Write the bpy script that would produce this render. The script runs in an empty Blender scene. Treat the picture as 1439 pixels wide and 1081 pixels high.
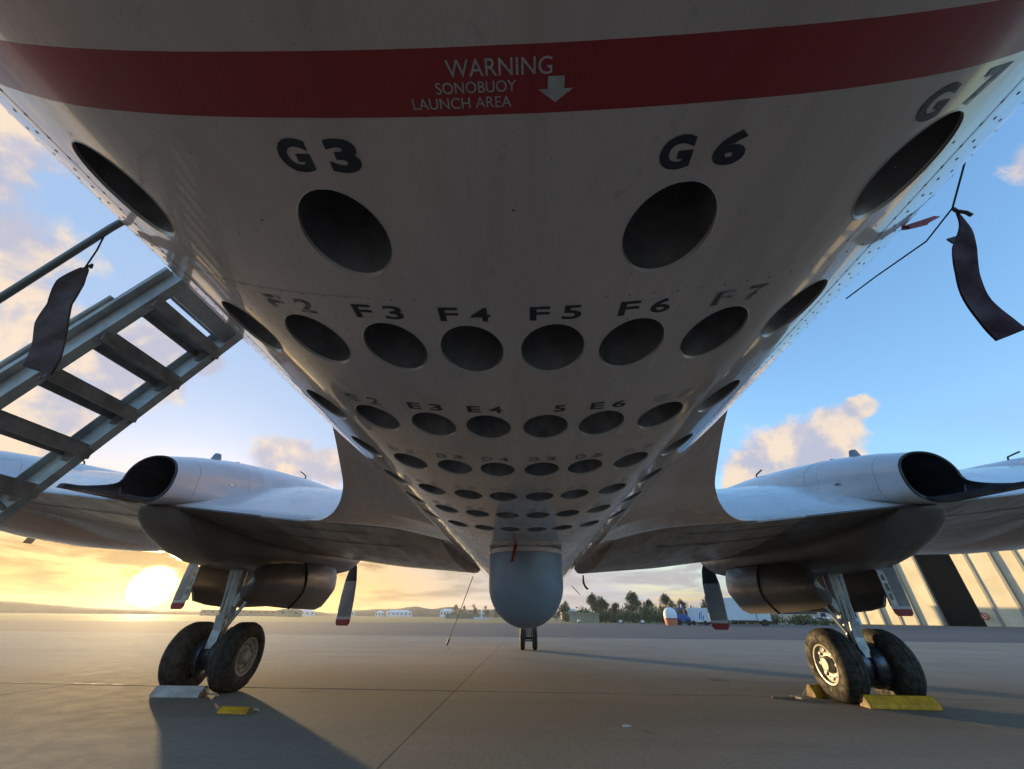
import bpy, bmesh, math, random
from mathutils import Vector, Matrix
from mathutils.geometry import delaunay_2d_cdt
R = math.radians
random.seed(7)
sc = bpy.context.scene
COL = sc.collection

# ------------------------------------------------------------------ camera
cd = bpy.data.cameras.new('camera')
cam = bpy.data.objects.new('camera', cd)
COL.objects.link(cam)
sc.camera = cam
cd.sensor_width = 36.0
cd.lens = 540.0 / 1439.0 * 36.0
cd.clip_start = 0.02
cd.clip_end = 6000.0
YAW, PITCH, ROLL = R(-2.426), R(31.13), R(0.566)
_f = Vector((math.sin(YAW) * math.cos(PITCH), math.cos(YAW) * math.cos(PITCH), math.sin(PITCH)))
_r = Vector((math.cos(YAW), -math.sin(YAW), 0))
_u = _r.cross(_f)
_r2 = _r * math.cos(ROLL) + _u * math.sin(ROLL)
_u2 = -_r * math.sin(ROLL) + _u * math.cos(ROLL)
M = Matrix((( _r2.x, _u2.x, -_f.x), (_r2.y, _u2.y, -_f.y), (_r2.z, _u2.z, -_f.z))).to_4x4()
M.translation = Vector((0.0139, -7.0167, 0.9789))
cam.matrix_world = M

# ------------------------------------------------------------------ exposure
sc.view_settings.view_transform = 'Standard'
sc.view_settings.look = 'None'
sc.view_settings.exposure = 3.0
sc.view_settings.gamma = 1.0
sc.view_settings.use_curve_mapping = False
sc.cycles.use_denoising = True
sc.cycles.max_bounces = 8
sc.cycles.sample_clamp_indirect = 4.0
sc.cycles.caustics_reflective = False
sc.cycles.caustics_refractive = False

# ------------------------------------------------------------------ node helper
class NT:
    def __init__(s, nt): s.nt = nt; s.L = nt.links
    def n(s, t, **kw):
        nd = s.nt.nodes.new(t)
        for k, v in kw.items():
            if k.startswith('i_'):
                k = k[2:]
                nd.inputs[int(k) if k.isdigit() else k].default_value = v
            else: setattr(nd, k, v)
        return nd
    def put(s, sock, v):
        if hasattr(v, 'is_output') or hasattr(v, 'links'): s.L.new(v, sock)
        else: sock.default_value = v
    def math(s, op, a, b=0.0, c=0.0, clamp=False):
        nd = s.n('ShaderNodeMath', operation=op, use_clamp=clamp)
        for i, v in enumerate((a, b, c)): s.put(nd.inputs[i], v)
        return nd.outputs[0]
    def vmath(s, op, a, b=None):
        nd = s.n('ShaderNodeVectorMath', operation=op)
        s.put(nd.inputs[0], a)
        if b is not None: s.put(nd.inputs[1], b)
        return nd.outputs['Value'] if op in ('DISTANCE', 'LENGTH', 'DOT_PRODUCT') else nd.outputs[0]
    def comb(s, x, y, z):
        nd = s.n('ShaderNodeCombineXYZ')
        for i, v in enumerate((x, y, z)): s.put(nd.inputs[i], v)
        return nd.outputs[0]
    def noise(s, vec, scale, detail=6.0, rough=0.55, dist=0.0):
        nd = s.n('ShaderNodeTexNoise', i_Scale=scale, i_Detail=detail, i_Roughness=rough, i_Distortion=dist)
        if vec is not None: s.L.new(vec, nd.inputs['Vector'])
        return nd.outputs['Fac']
    def step(s, v, a, b, lo=0.0, hi=1.0):
        nd = s.n('ShaderNodeMapRange', interpolation_type='SMOOTHSTEP')
        s.put(nd.inputs[0], v)
        for i, q in zip((1, 2, 3, 4), (a, b, lo, hi)): s.put(nd.inputs[i], q)
        return nd.outputs[0]
    def mix(s, f, a, b, blend='MIX'):
        nd = s.n('ShaderNodeMix', data_type='RGBA', blend_type=blend)
        s.put(nd.inputs[0], f)
        for i, v in ((6, a), (7, b)):
            if isinstance(v, tuple) and len(v) == 3: v = v + (1.0,)
            s.put(nd.inputs[i], v)
        return nd.outputs[2]

# ------------------------------------------------------------------ world: low-sun sky with clouds
SUN_AZ, SUN_EL = -41.8, 3.2
w = bpy.data.worlds.new('World')
sc.world = w
w.use_nodes = True
w.node_tree.nodes.clear()
N = NT(w.node_tree)
sky = N.n('ShaderNodeTexSky')
sky.sky_type = 'NISHITA'; sky.sun_disc = False
sky.sun_elevation = R(SUN_EL); sky.sun_rotation = R(SUN_AZ)
sky.air_density = 1.0; sky.dust_density = 2.0; sky.ozone_density = 2.6
D = N.n('ShaderNodeTexCoord').outputs['Generated']
sp = N.n('ShaderNodeSeparateXYZ'); N.L.new(D, sp.inputs[0])
dx, dy, dz = sp.outputs
def dirv(az, el):
    a, e = R(az), R(el)
    return (math.sin(a) * math.cos(e), math.cos(a) * math.cos(e), math.sin(e))
sund = N.vmath('DOT_PRODUCT', D, dirv(SUN_AZ, 2.4))
zz = N.math('ADD', N.math('MAXIMUM', dz, 0.0), 0.16)
P = N.comb(N.math('DIVIDE', dx, zz), N.math('DIVIDE', dy, zz), 0.0)
# broad thin veil, thicker towards the sun
veil_n = N.noise(P, 0.55, 7.0, 0.6, 0.3)
toward = N.step(sund, 0.15, 0.95)
veil = N.math('MULTIPLY', N.step(N.math('ADD', veil_n, N.math('MULTIPLY', toward, 0.44)), 0.50, 0.80), 0.92)
# heaped clouds where the photograph has them (fixed in the sky)
blobs = [(33, 15.5, 0.12, 1.2), (37.5, 17.3, 0.11, 1.2), (30, 13.5, 0.08, 1.1), (40.5, 19.5, 0.06, 1.3), (36, 13.5, 0.11, 1.2), (43, 20.5, 0.035, 1.3), (-33, 17.0, 0.085, 1.2), (-28.5, 17.5, 0.07, 1.2),
         (-66, 27, 0.12, 1.0), (-60, 21, 0.12, 1.0), (-75, 33, 0.16, 1.0), (-52, 23, 0.10, 1.0), (-70, 17, 0.16, 1.2), (67, 35, 0.05, 1.1), (34, 18, 0.06, 1.1), (-57, 15, 0.10, 1.1), (-46, 26, 0.05, 1.1)]
fld = None
for az, el, rad, sq in blobs:
    c = dirv(az, el)
    v = N.vmath('SUBTRACT', D, c)
    v = N.vmath('MULTIPLY', v, (1.0, 1.0, 1.0 * sq))
    b = N.math('SUBTRACT', 1.0, N.math('DIVIDE', N.vmath('LENGTH', v), rad))
    fld = b if fld is None else N.math('MAXIMUM', fld, b)
cn = N.noise(D, 9.0, 9.0, 0.58, 0.25)
heap_v = N.math('ADD', fld, N.math('MULTIPLY', N.math('SUBTRACT', cn, 0.5), 1.7))
heap = N.step(heap_v, 0.04, 0.36)
cn2 = N.noise(N.vmath('ADD', D, (-0.030, 0.034, 0.03)), 9.0, 9.0, 0.58, 0.25)
lit = N.step(N.math('SUBTRACT', cn, cn2), -0.10, 0.13)
low = N.step(dz, 0.02, 0.34)                       # 0 at the horizon
# flat streaks near the horizon
S = N.comb(dx, dy, N.math('MULTIPLY', dz, 5.5))
sn = N.noise(S, 5.0, 8.0, 0.6, 0.4)
band = N.math('MULTIPLY', N.step(dz, 0.0, 0.03), N.step(dz, 0.26, 0.10))
streak = N.math('MULTIPLY', N.step(sn, 0.44, 0.60), band)
haze_band = N.math('MULTIPLY', N.step(dz, 0.30, 0.0), N.step(N.math('ADD', sund, N.math('MULTIPLY', sn, 0.25)), 0.45, 0.95))
skyc = N.mix(1.0, sky.outputs[0], (1.0, 1.0, 1.0), 'MULTIPLY')
# cloud colours are in the sky's own units (before the strength below)
veil_col = N.mix(toward, (0.34, 0.53, 0.84), (0.38, 0.55, 0.82))
c1 = N.mix(veil, skyc, veil_col)
hz_col = N.mix(N.step(sund, 0.80, 0.985), (0.80, 0.66, 0.52), (1.15, 0.66, 0.13))
c2 = N.mix(N.math('MULTIPLY', haze_band, 0.93), c1, hz_col)
sl_col = N.mix(N.step(sund, 0.72, 0.97), (0.50, 0.48, 0.50), (0.46, 0.30, 0.12))
c3 = N.mix(N.math('MULTIPLY', streak, 0.9), c2, sl_col)
hl = N.mix(low, (1.0, 0.70, 0.44), (1.0, 0.80, 0.60))
hd = N.mix(low, (0.52, 0.46, 0.48), (0.54, 0.54, 0.66))
c4 = N.mix(N.math('MULTIPLY', heap, 0.92), c3, N.mix(lit, hd, hl))
# the sun itself, seen through thin cloud
core = N.math('POWER', N.step(sund, math.cos(R(2.3)), math.cos(R(0.5))), 2.5)
glow = N.math('POWER', N.math('MAXIMUM', sund, 0.0), 260.0)
g2 = N.math('MULTIPLY', N.math('ADD', N.math('MULTIPLY', core, 90.0), N.math('MULTIPLY', glow, 0.9)), N.step(sn, 0.62, 0.40, 0.12, 1.0))
c5 = N.n('ShaderNodeMix', data_type='RGBA', blend_type='ADD')
c5.inputs[0].default_value = 1.0
N.L.new(c4, c5.inputs[6])
N.L.new(N.mix(1.0, (1.0, 0.72, 0.26), N.comb(g2, g2, g2), 'MULTIPLY'), c5.inputs[7])
bg = N.n('ShaderNodeBackground'); bg.inputs[1].default_value = 0.125
N.L.new(c5.outputs[2], bg.inputs[0])
N.L.new(bg.outputs[0], N.n('ShaderNodeOutputWorld').inputs[0])

sl = bpy.data.lights.new('sun', 'SUN')
sl.energy = 0.9; sl.angle = R(1.2); sl.color = (1.0, 0.70, 0.34)
so = bpy.data.objects.new('sun', sl); COL.objects.link(so)
so.rotation_euler = (-Vector(dirv(SUN_AZ, SUN_EL))).to_track_quat('-Z', 'Y').to_euler()

# ------------------------------------------------------------------ materials
def mat(name, base, rough=0.5, metal=0.0, coat=0.0, var=0.0, vscale=3.0, bump=0.0, bscale=60.0, base2=None, spec=0.5, detail=6.0, coord='Object', stretch=None):
    m = bpy.data.materials.new(name); m.use_nodes = True
    T = NT(m.node_tree); b = m.node_tree.nodes['Principled BSDF']
    b.inputs['Roughness'].default_value = rough; b.inputs['Metallic'].default_value = metal
    b.inputs['Coat Weight'].default_value = coat; b.inputs['Coat Roughness'].default_value = 0.08
    b.inputs['Specular IOR Level'].default_value = spec
    co = T.n('ShaderNodeTexCoord').outputs[coord]
    if stretch: co = T.vmath('MULTIPLY', co, stretch)
    b.inputs['Base Color'].default_value = base + (1,)
    if var or base2:
        n = T.noise(co, vscale, detail, 0.6, 0.2)
        f = T.step(n, 0.32, 0.68)
        b2 = base2 or tuple(max(0, c * (1 - var)) for c in base)
        T.L.new(T.mix(f, base, b2), b.inputs['Base Color'])
        r2 = T.step(n, 0.3, 0.7, rough * 0.8, min(1, rough * 1.25)); T.L.new(r2, b.inputs['Roughness'])
    if bump:
        bn = T.n('ShaderNodeBump'); bn.inputs['Strength'].default_value = bump; bn.inputs['Distance'].default_value = 0.01
        T.L.new(T.noise(co, bscale, 4.0, 0.6), bn.inputs['Height']); T.L.new(bn.outputs[0], b.inputs['Normal'])
    return m
def paint(name, base, rough=0.28, coat=0.35, dirt=0.25, panels=None):
    """aircraft paint: slight waviness of the skin, streaky dirt, small specks"""
    m = bpy.data.materials.new(name); m.use_nodes = True
    T = NT(m.node_tree); b = m.node_tree.nodes['Principled BSDF']
    co = T.n('ShaderNodeTexCoord').outputs['Object']
    n1 = T.noise(T.vmath('MULTIPLY', co, (3.0, 0.9, 3.0)), 1.6, 8.0, 0.65, 0.5)
    n2 = T.noise(co, 38.0, 3.0, 0.6)
    n3 = T.noise(co, 160.0, 2.0, 0.5)
    c = T.mix(T.math('MULTIPLY', T.step(n1, 0.42, 0.72), dirt), base, tuple(x * y for x, y in zip(base, (0.55, 0.50, 0.42))))
    c = T.mix(T.math('MULTIPLY', T.step(n2, 0.62, 0.75), dirt * 0.8), c, tuple(x * 0.55 for x in base))
    if panels:
        bt = T.n('ShaderNodeTexBrick'); T.L.new(co, bt.inputs['Vector'])
        bt.inputs['Scale'].default_value = 1.0; bt.inputs['Mortar Size'].default_value = panels[2]; bt.inputs['Brick Width'].default_value = panels[0]; bt.inputs['Row Height'].default_value = panels[1]
        bt.inputs['Mortar Smooth'].default_value = 0.3
        bt.inputs['Color1'].default_value = (0,0,0,1); bt.inputs['Color2'].default_value = (.18,.18,.18,1); bt.inputs['Mortar'].default_value = (1,1,1,1)
        c = T.mix(T.math('MULTIPLY', bt.outputs['Color'], 0.6), c, tuple(x*0.35 for x in base))
    ns = T.noise(T.vmath('MULTIPLY', co, (26.0, 1.1, 26.0)), 1.0, 5.0, 0.6)
    c = T.mix(T.math('MULTIPLY', T.step(ns, 0.55, 0.75), dirt*0.55), c, tuple(x*0.6 for x in base))
    sc_ = T.noise(T.vmath('MULTIPLY', co, (9.0, 55.0, 9.0)), 1.0, 2.0, 0.4)
    c = T.mix(T.math('MULTIPLY', T.step(sc_, 0.70, 0.73), dirt*0.35), c, tuple(min(1, x*1.35) for x in base))
    c = T.mix(T.math('MULTIPLY', T.step(n3, 0.70, 0.76), 0.5), c, tuple(x * 0.35 for x in base))
    T.L.new(c, b.inputs['Base Color'])
    T.L.new(T.step(n1, 0.3, 0.75, rough * 0.75, rough * 1.5), b.inputs['Roughness'])
    b.inputs['Coat Weight'].default_value = coat; b.inputs['Coat Roughness'].default_value = 0.05
    bn = T.n('ShaderNodeBump'); bn.inputs['Strength'].default_value = 0.25; bn.inputs['Distance'].default_value = 0.012
    T.L.new(T.noise(T.vmath('MULTIPLY', co, (1.0, 0.6, 1.0)), 5.0, 2.0, 0.4), bn.inputs['Height'])
    T.L.new(bn.outputs[0], b.inputs['Normal']); T.L.new(bn.outputs[0], b.inputs['Coat Normal'])
    return m
MT = {}
MT['skin'] = paint('light_grey_paint', (0.66, 0.525, 0.475), 0.28, 0.9, 0.45)
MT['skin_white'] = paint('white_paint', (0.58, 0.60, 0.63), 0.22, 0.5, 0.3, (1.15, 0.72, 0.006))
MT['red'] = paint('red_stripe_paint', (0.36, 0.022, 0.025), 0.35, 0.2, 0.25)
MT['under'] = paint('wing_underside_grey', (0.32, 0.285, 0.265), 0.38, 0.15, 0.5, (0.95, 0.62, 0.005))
MT['soot_shade'] = paint('soot_and_shade_grey', (0.125, 0.112, 0.108), 0.36, 0.15, 0.5, (0.8, 0.55, 0.005))  # soot on the nacelle fairings; on the wings, shade put into the colour
MT['letter'] = mat('black_stencil', (0.03, 0.03, 0.045), 0.5, var=0.4, vscale=60)
MT['letter_white'] = mat('white_stencil', (0.62, 0.60, 0.58), 0.5, var=0.3, vscale=80)
def worn(name, k):
    m = bpy.data.materials.new(name); m.use_nodes = True
    T = NT(m.node_tree); b = m.node_tree.nodes['Principled BSDF']
    n = T.noise(T.n('ShaderNodeTexCoord').outputs['Object'], 55.0, 4.0, 0.7)
    T.L.new(T.mix(T.step(n, k - 0.1, k + 0.1), (0.07, 0.065, 0.07), (0.46, 0.43, 0.41)), b.inputs['Base Color'])
    b.inputs['Roughness'].default_value = 0.45
    return m
MT['worn'] = worn('worn_stencil', 0.55); MT['faint'] = worn('faint_stencil', 0.40)
MT['tube'] = mat('launch_tube_dark', (0.27, 0.24, 0.24), 0.5, 0.2, var=0.5, vscale=9)
MT['lip'] = mat('bare_metal_lip', (0.58, 0.53, 0.48), 0.35, 0.4)
MT['seam'] = mat('panel_seam_dark', (0.07, 0.065, 0.06), 0.6)
MT['rivet'] = mat('rivet_dark', (0.20, 0.185, 0.17), 0.5, 0.4)
MT['pod'] = paint('pod_grey_blue', (0.20, 0.235, 0.285), 0.45, 0.1, 0.15)
MT['exhaust'] = mat('exhaust_black', (0.022, 0.022, 0.028), 0.55, 0.3, var=0.4, vscale=6)
MT['rubber'] = mat('tyre_rubber', (0.050, 0.042, 0.034), 0.75, var=0.7, vscale=14, bump=0.25, bscale=90)
MT['rim'] = mat('wheel_rim_paint', (0.40, 0.385, 0.35), 0.4, 0.1, var=0.35, vscale=18)
MT['gear'] = mat('gear_white_paint', (0.55, 0.57, 0.58), 0.35, 0.1, 0.2, var=0.4, vscale=10)
MT['steel'] = mat('polished_steel', (0.6, 0.6, 0.62), 0.18, 1.0)
MT['brake'] = mat('brake_dark', (0.11, 0.12, 0.15), 0.25, 0.7, var=0.4, vscale=20)
MT['blade'] = mat('blade_grey', (0.27, 0.28, 0.30), 0.4, 0.2, var=0.2, vscale=4)
MT['boot'] = mat('blade_boot_black', (0.02, 0.02, 0.022), 0.6)
MT['tipband'] = mat('blade_light_band', (0.55, 0.56, 0.58), 0.45)
MT['tipred'] = mat('blade_red_tip', (0.30, 0.035, 0.04), 0.45)
MT['ladder'] = mat('ladder_grey_green_paint', (0.62, 0.66, 0.65), 0.4, 0.2, 0.1, var=0.35, vscale=9, bump=0.1, bscale=40)
MT['tread'] = mat('ladder_tread_grit', (0.46, 0.45, 0.44), 0.75, var=0.4, vscale=12, bump=0.3, bscale=120)
MT['railtube'] = mat('handrail_tube_paint', (0.20, 0.24, 0.25), 0.35, 0.4)
MT['ribbon'] = mat('dark_red_webbing', (0.055, 0.010, 0.018), 0.85, var=0.4, vscale=9, bump=0.5, bscale=220)
MT['ribbonL'] = mat('faded_webbing', (0.15, 0.105, 0.10), 0.9, var=0.5, vscale=8, bump=0.5, bscale=220)
MT['redcloth'] = mat('red_cloth', (0.40, 0.02, 0.03), 0.8, var=0.5, vscale=16)
MT['cord'] = mat('braided_cord', (0.06, 0.055, 0.05), 0.8)
MT['yellow'] = mat('yellow_chock_paint', (0.80, 0.40, 0.01), 0.5, var=0.35, vscale=9, bump=0.2, bscale=40)
MT['chockwhite'] = mat('worn_white_chock_paint', (0.62, 0.60, 0.56), 0.6, var=0.35, vscale=7, bump=0.2, bscale=40)
MT['wood'] = mat('bare_wood', (0.34, 0.24, 0.13), 0.7, var=0.4, vscale=12)
MT['rope'] = mat('pale_rope', (0.52, 0.46, 0.36), 0.8)
MT['concrete'] = None

# ------------------------------------------------------------------ mesh builder
class MB:
    def __init__(s): s.v = []; s.f = []; s.m = []
    def add(s, vs, fs, mi=0):
        o = len(s.v); s.v += [tuple(p) for p in vs]
        for f in fs: s.f.append(tuple(o + i for i in f)); s.m.append(mi)
    def box(s, a, b, mi=0, ch=0.0):
        (x0, y0, z0), (x1, y1, z1) = a, b
        s.add([(x0,y0,z0),(x1,y0,z0),(x1,y1,z0),(x0,y1,z0),(x0,y0,z1),(x1,y0,z1),(x1,y1,z1),(x0,y1,z1)],
              [(0,3,2,1),(4,5,6,7),(0,1,5,4),(1,2,6,5),(2,3,7,6),(3,0,4,7)], mi)
    def obox(s, c, ax, ay, az, mi=0):
        c = Vector(c); ax = Vector(ax); ay = Vector(ay); az = Vector(az)
        s.add([c + i*ax + j*ay + k*az for k in (-1,1) for (i,j) in ((-1,-1),(1,-1),(1,1),(-1,1))],
              [(0,3,2,1),(4,5,6,7),(0,1,5,4),(1,2,6,5),(2,3,7,6),(3,0,4,7)], mi)
    def loft(s, rings, mi=0, caps=True, closed=True):
        n = len(rings[0]); vs = [p for r in rings for p in r]; fs = []
        for i in range(len(rings) - 1):
            for j in range(n if closed else n - 1):
                k = (j + 1) % n
                fs.append((i*n + j, i*n + k, (i+1)*n + k, (i+1)*n + j))
        if caps and closed:
            fs.append(tuple(range(n - 1, -1, -1))); fs.append(tuple((len(rings)-1)*n + j for j in range(n)))
        s.add(vs, fs, mi)
    def tube(s, pts, rad, n=10, mi=0, caps=True):
        pts = [Vector(p) for p in pts]; rads = rad if isinstance(rad, (list, tuple)) else [rad] * len(pts)
        rings = []; up = None
        for i, p in enumerate(pts):
            t = (pts[min(i+1, len(pts)-1)] - pts[max(i-1, 0)]).normalized()
            if up is None: up = t.orthogonal().normalized()
            up = (up - t * up.dot(t)).normalized(); q = t.cross(up)
            rings.append([p + rads[i] * (math.cos(2*math.pi*k/n) * up + math.sin(2*math.pi*k/n) * q) for k in range(n)])
        s.loft(rings, mi, caps)
    def lathe(s, prof, c, axis='z', n=32, mi=0, caps=False):
        rings = []
        for r, h in prof:
            ring = []
            for k in range(n):
                a = 2*math.pi*k/n; x, y = r*math.cos(a), r*math.sin(a)
                if axis == 'z': ring.append((c[0]+x, c[1]+y, c[2]+h))
                elif axis == 'x': ring.append((c[0]+h, c[1]+x, c[2]+y))
                else: ring.append((c[0]+x, c[1]+h, c[2]+y))
            rings.append(ring)
        s.loft(rings, mi, caps)
    def obj(s, name, mats, parent=None, smooth=True, angle=40, loc=None):
        me = bpy.data.meshes.new(name); me.from_pydata(s.v, [], s.f)
        if not isinstance(mats, (list, tuple)): mats = [mats]
        for m in mats: me.materials.append(m)
        me.polygons.foreach_set('material_index', s.m)
        bm = bmesh.new(); bm.from_mesh(me); bmesh.ops.recalc_face_normals(bm, faces=bm.faces); bm.to_mesh(me); bm.free()
        if smooth:
            me.polygons.foreach_set('use_smooth', [True] * len(me.polygons))
            try: me.set_sharp_from_angle(angle=R(angle))
            except Exception: pass
        return link(name, me, parent, loc)
def link(name, me, parent=None, loc=None):
    o = bpy.data.objects.new(name, me); COL.objects.link(o)
    if parent: o.parent = parent
    if loc: o.location = loc
    return o
def bevel(o, w, seg=2):
    md = o.modifiers.new('bevel', 'BEVEL'); md.width = w; md.segments = seg; md.limit_method = 'ANGLE'; md.angle_limit = R(35)
    return o
def thing(name, label, cat, loc=(0,0,0), group=None):
    o = bpy.data.objects.new(name, None); COL.objects.link(o); o.location = loc
    return tag(o, label, cat, group)
def tag(o, label, cat, group=None, kind=None):
    o['label'] = label; o['category'] = cat
    if group: o['group'] = group
    if kind: o['kind'] = kind
    return o
def structure(o): o['kind'] = 'structure'; return o
def copy_tree(o, parent=None):
    c = o.copy(); COL.objects.link(c)
    if parent: c.parent = parent
    for ch in list(o.children): copy_tree(ch, c)
    return c
def sell(y, xc, hw, z0, z1, n=28, p=2.4):
    """super-ellipse ring in the x-z plane"""
    zc, hz = (z0 + z1) / 2, (z1 - z0) / 2; r = []
    for k in range(n):
        a = 2*math.pi*k/n; c, s_ = math.cos(a), math.sin(a)
        r.append((xc + hw * math.copysign(abs(c)**(2/p), c), y, zc + hz * math.copysign(abs(s_)**(2/p), s_)))
    return r

# ================================================================== GROUND
def conc_mat(name, base, b2, slab=False):
    m = bpy.data.materials.new(name); m.use_nodes = True
    T = NT(m.node_tree); b = m.node_tree.nodes['Principled BSDF']
    co = T.n('ShaderNodeNewGeometry').outputs['Position']
    n1 = T.noise(co, 0.35, 8.0, 0.65, 0.6); n2 = T.noise(co, 3.0, 8.0, 0.7); n3 = T.noise(co, 70.0, 3.0, 0.7)
    st = T.noise(T.vmath('MULTIPLY', co, (0.25, 1.6, 1.0)), 1.1, 6.0, 0.65, 0.4)
    c = T.mix(T.step(n1, 0.3, 0.7), base, b2)
    br = T.noise(T.vmath('MULTIPLY', co, (70.0, 3.0, 1.0)), 1.0, 4.0, 0.7)
    c = T.mix(T.math('MULTIPLY', T.step(br, 0.40, 0.62), 0.5), c, tuple(x*0.5 for x in base))
    bl = T.noise(T.vmath('MULTIPLY', co, (0.12, 0.55, 1.0)), 1.0, 5.0, 0.6, 0.5)
    c = T.mix(T.math('MULTIPLY', T.step(bl, 0.42, 0.66), 0.55), c, tuple(x*0.55 for x in base))
    ol = T.noise(T.vmath('MULTIPLY', co, (1.4, 3.4, 1.0)), 1.0, 4.0, 0.55, 0.3)
    c = T.mix(T.math('MULTIPLY', T.step(ol, 0.70, 0.77), 0.75), c, tuple(x*0.22 for x in base))
    c = T.mix(T.math('MULTIPLY', T.step(st, 0.48, 0.70), 0.65), c, tuple(x*0.55 for x in base))
    c = T.mix(T.math('MULTIPLY', T.step(n2, 0.55, 0.75), 0.45), c, tuple(x*0.6 for x in base))
    c = T.mix(T.math('MULTIPLY', T.step(n3, 0.35, 0.7), 0.5), c, tuple(x*0.62 for x in base))
    vor = T.n('ShaderNodeTexVoronoi', feature='F1'); vor.inputs['Scale'].default_value = 0.55; T.L.new(co, vor.inputs['Vector'])
    sp_ = T.step(T.math('ADD', vor.outputs['Distance'], T.math('MULTIPLY', n2, 0.25)), 0.26, 0.19)
    n4 = T.noise(co, 22.0, 4.0, 0.7)
    c = T.mix(T.math('MULTIPLY', T.step(n4, 0.46, 0.62), 0.5), c, tuple(x*0.5 for x in base))
    c = T.mix(T.math('MULTIPLY', sp_, 0.7), c, tuple(x*0.3 for x in base))
    if slab:
        rnd = T.n('ShaderNodeObjectInfo').outputs['Random']
        c = T.mix(T.math('MULTIPLY', rnd, 0.25), c, tuple(x*0.6 for x in base))
    T.L.new(c, b.inputs['Base Color'])
    b.inputs['Specular IOR Level'].default_value = 0.15
    T.L.new(T.step(n2, 0.3, 0.7, 0.9, 1.0), b.inputs['Roughness'])
    bn = T.n('ShaderNodeBump'); bn.inputs['Strength'].default_value = 0.1; bn.inputs['Distance'].default_value = 0.002
    T.L.new(n3, bn.inputs['Height']); T.L.new(bn.outputs[0], b.inputs['Normal'])
    return m
MT['concrete'] = conc_mat('apron_concrete', (0.38, 0.325, 0.255), (0.29, 0.248, 0.198), True)
MT['asphalt'] = conc_mat('taxiway_asphalt', (0.15, 0.148, 0.15), (0.18, 0.175, 0.17))
MT['sealant'] = mat('joint_sealant', (0.19, 0.17, 0.14), 0.8)
MT['grass'] = mat('dry_grass', (0.20, 0.165, 0.06), 0.9, var=0.3, vscale=0.12, base2=(0.12, 0.12, 0.045))
MT['earth'] = mat('far_ground', (0.10, 0.10, 0.05), 0.95, var=0.3, vscale=0.02)

g = MB(); g.add([(-900,-900,-0.30),(900,-900,-0.30),(900,1000,-0.30),(-900,1000,-0.30)], [(0,1,2,3)])
structure(g.obj('ground', MT['earth']))
# apron: slabs with sealed joints, 6.1 m square
SX0, SX1, SY0, SY1, SL = -1.13 - 6.1*5, -1.13 + 6.1*5, 0.38 - 6.1*2, 0.38 + 6.1*3, 6.1
apron = MB()
Z = 0.0
for (x0, y0, x1, y1) in ((-90, -60, SX0, SY1), (SX1, -60, 150, SY1), (SX0, -60, SX1, SY0)):
    apron.add([(x0,y0,Z),(x1,y0,Z),(x1,y1,Z),(x0,y1,Z)], [(0,1,2,3)])
apron_o = structure(apron.obj('apron', MT['concrete']))
jf = MB(); jf.add([(SX0,SY0,-0.006),(SX1,SY0,-0.006),(SX1,SY1,-0.006),(SX0,SY1,-0.006)], [(0,1,2,3)])
jf.obj('joint_filler', MT['sealant'], apron_o)
sb = MB(); h = SL/2 - 0.002
e = 0.004
sb.add([(-h,-h,-0.02),(h,-h,-0.02),(h,h,-0.02),(-h,h,-0.02),(-h,-h,-0.005),(h,-h,-0.005),(h,h,-0.005),(-h,h,-0.005),(-h+e,-h+e,0),(h-e,-h+e,0),(h-e,h-e,0),(-h+e,h-e,0)],
       [(0,1,5,4),(1,2,6,5),(2,3,7,6),(3,0,4,7),(4,5,9,8),(5,6,10,9),(6,7,11,10),(7,4,8,11),(8,9,10,11)])
s0 = sb.obj('concrete_slab', MT['concrete'], apron_o, smooth=False)
first = True
for i in range(10):
    for j in range(5):
        o = s0 if first else s0.copy()
        if not first: COL.objects.link(o)
        first = False
        o.parent = apron_o
        o.location = (SX0 + (i+0.5)*SL, SY0 + (j+0.5)*SL, random.uniform(-0.0015, 0.0015))
tx = MB(); tx.add([(-400,SY1,-0.003),(400,SY1,-0.003),(400,30,-0.003),(400,95,-0.003),(60,92,-0.003),(0,74,-0.003),(-60,52,-0.003),(-400,40,-0.003)], [(0,1,2,3,4,5,6,7)])
structure(tx.obj('taxiway', MT['asphalt'], smooth=False))
gr = MB(); gr.add([(-890,-400,-0.05),(-90,-60,-0.05),(-90,SY1,-0.05),(-400,40,-0.05),(-60,52,-0.05),(0,74,-0.05),(60,92,-0.05),(400,95,-0.05),(890,120,-0.05),(890,500,-0.05),(-890,500,-0.05)], [tuple(range(11))])
structure(gr.obj('grass_field', MT['grass'], smooth=False))
# faint yellow guide line along the cross joint
gl = MB()
x = -9.0
while x < 9.0:
    l = random.uniform(0.4, 1.6)
    gl.add([(x,0.44,0.003),(x+l,0.44,0.003),(x+l,0.475,0.003),(x,0.475,0.003)], [(0,1,2,3)])
    x += l + random.uniform(0.05, 0.9)
structure(gl.obj('worn_paint_line', mat('worn_line_paint', (0.45, 0.41, 0.33), 0.8, var=0.5, vscale=6), smooth=False))

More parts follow.
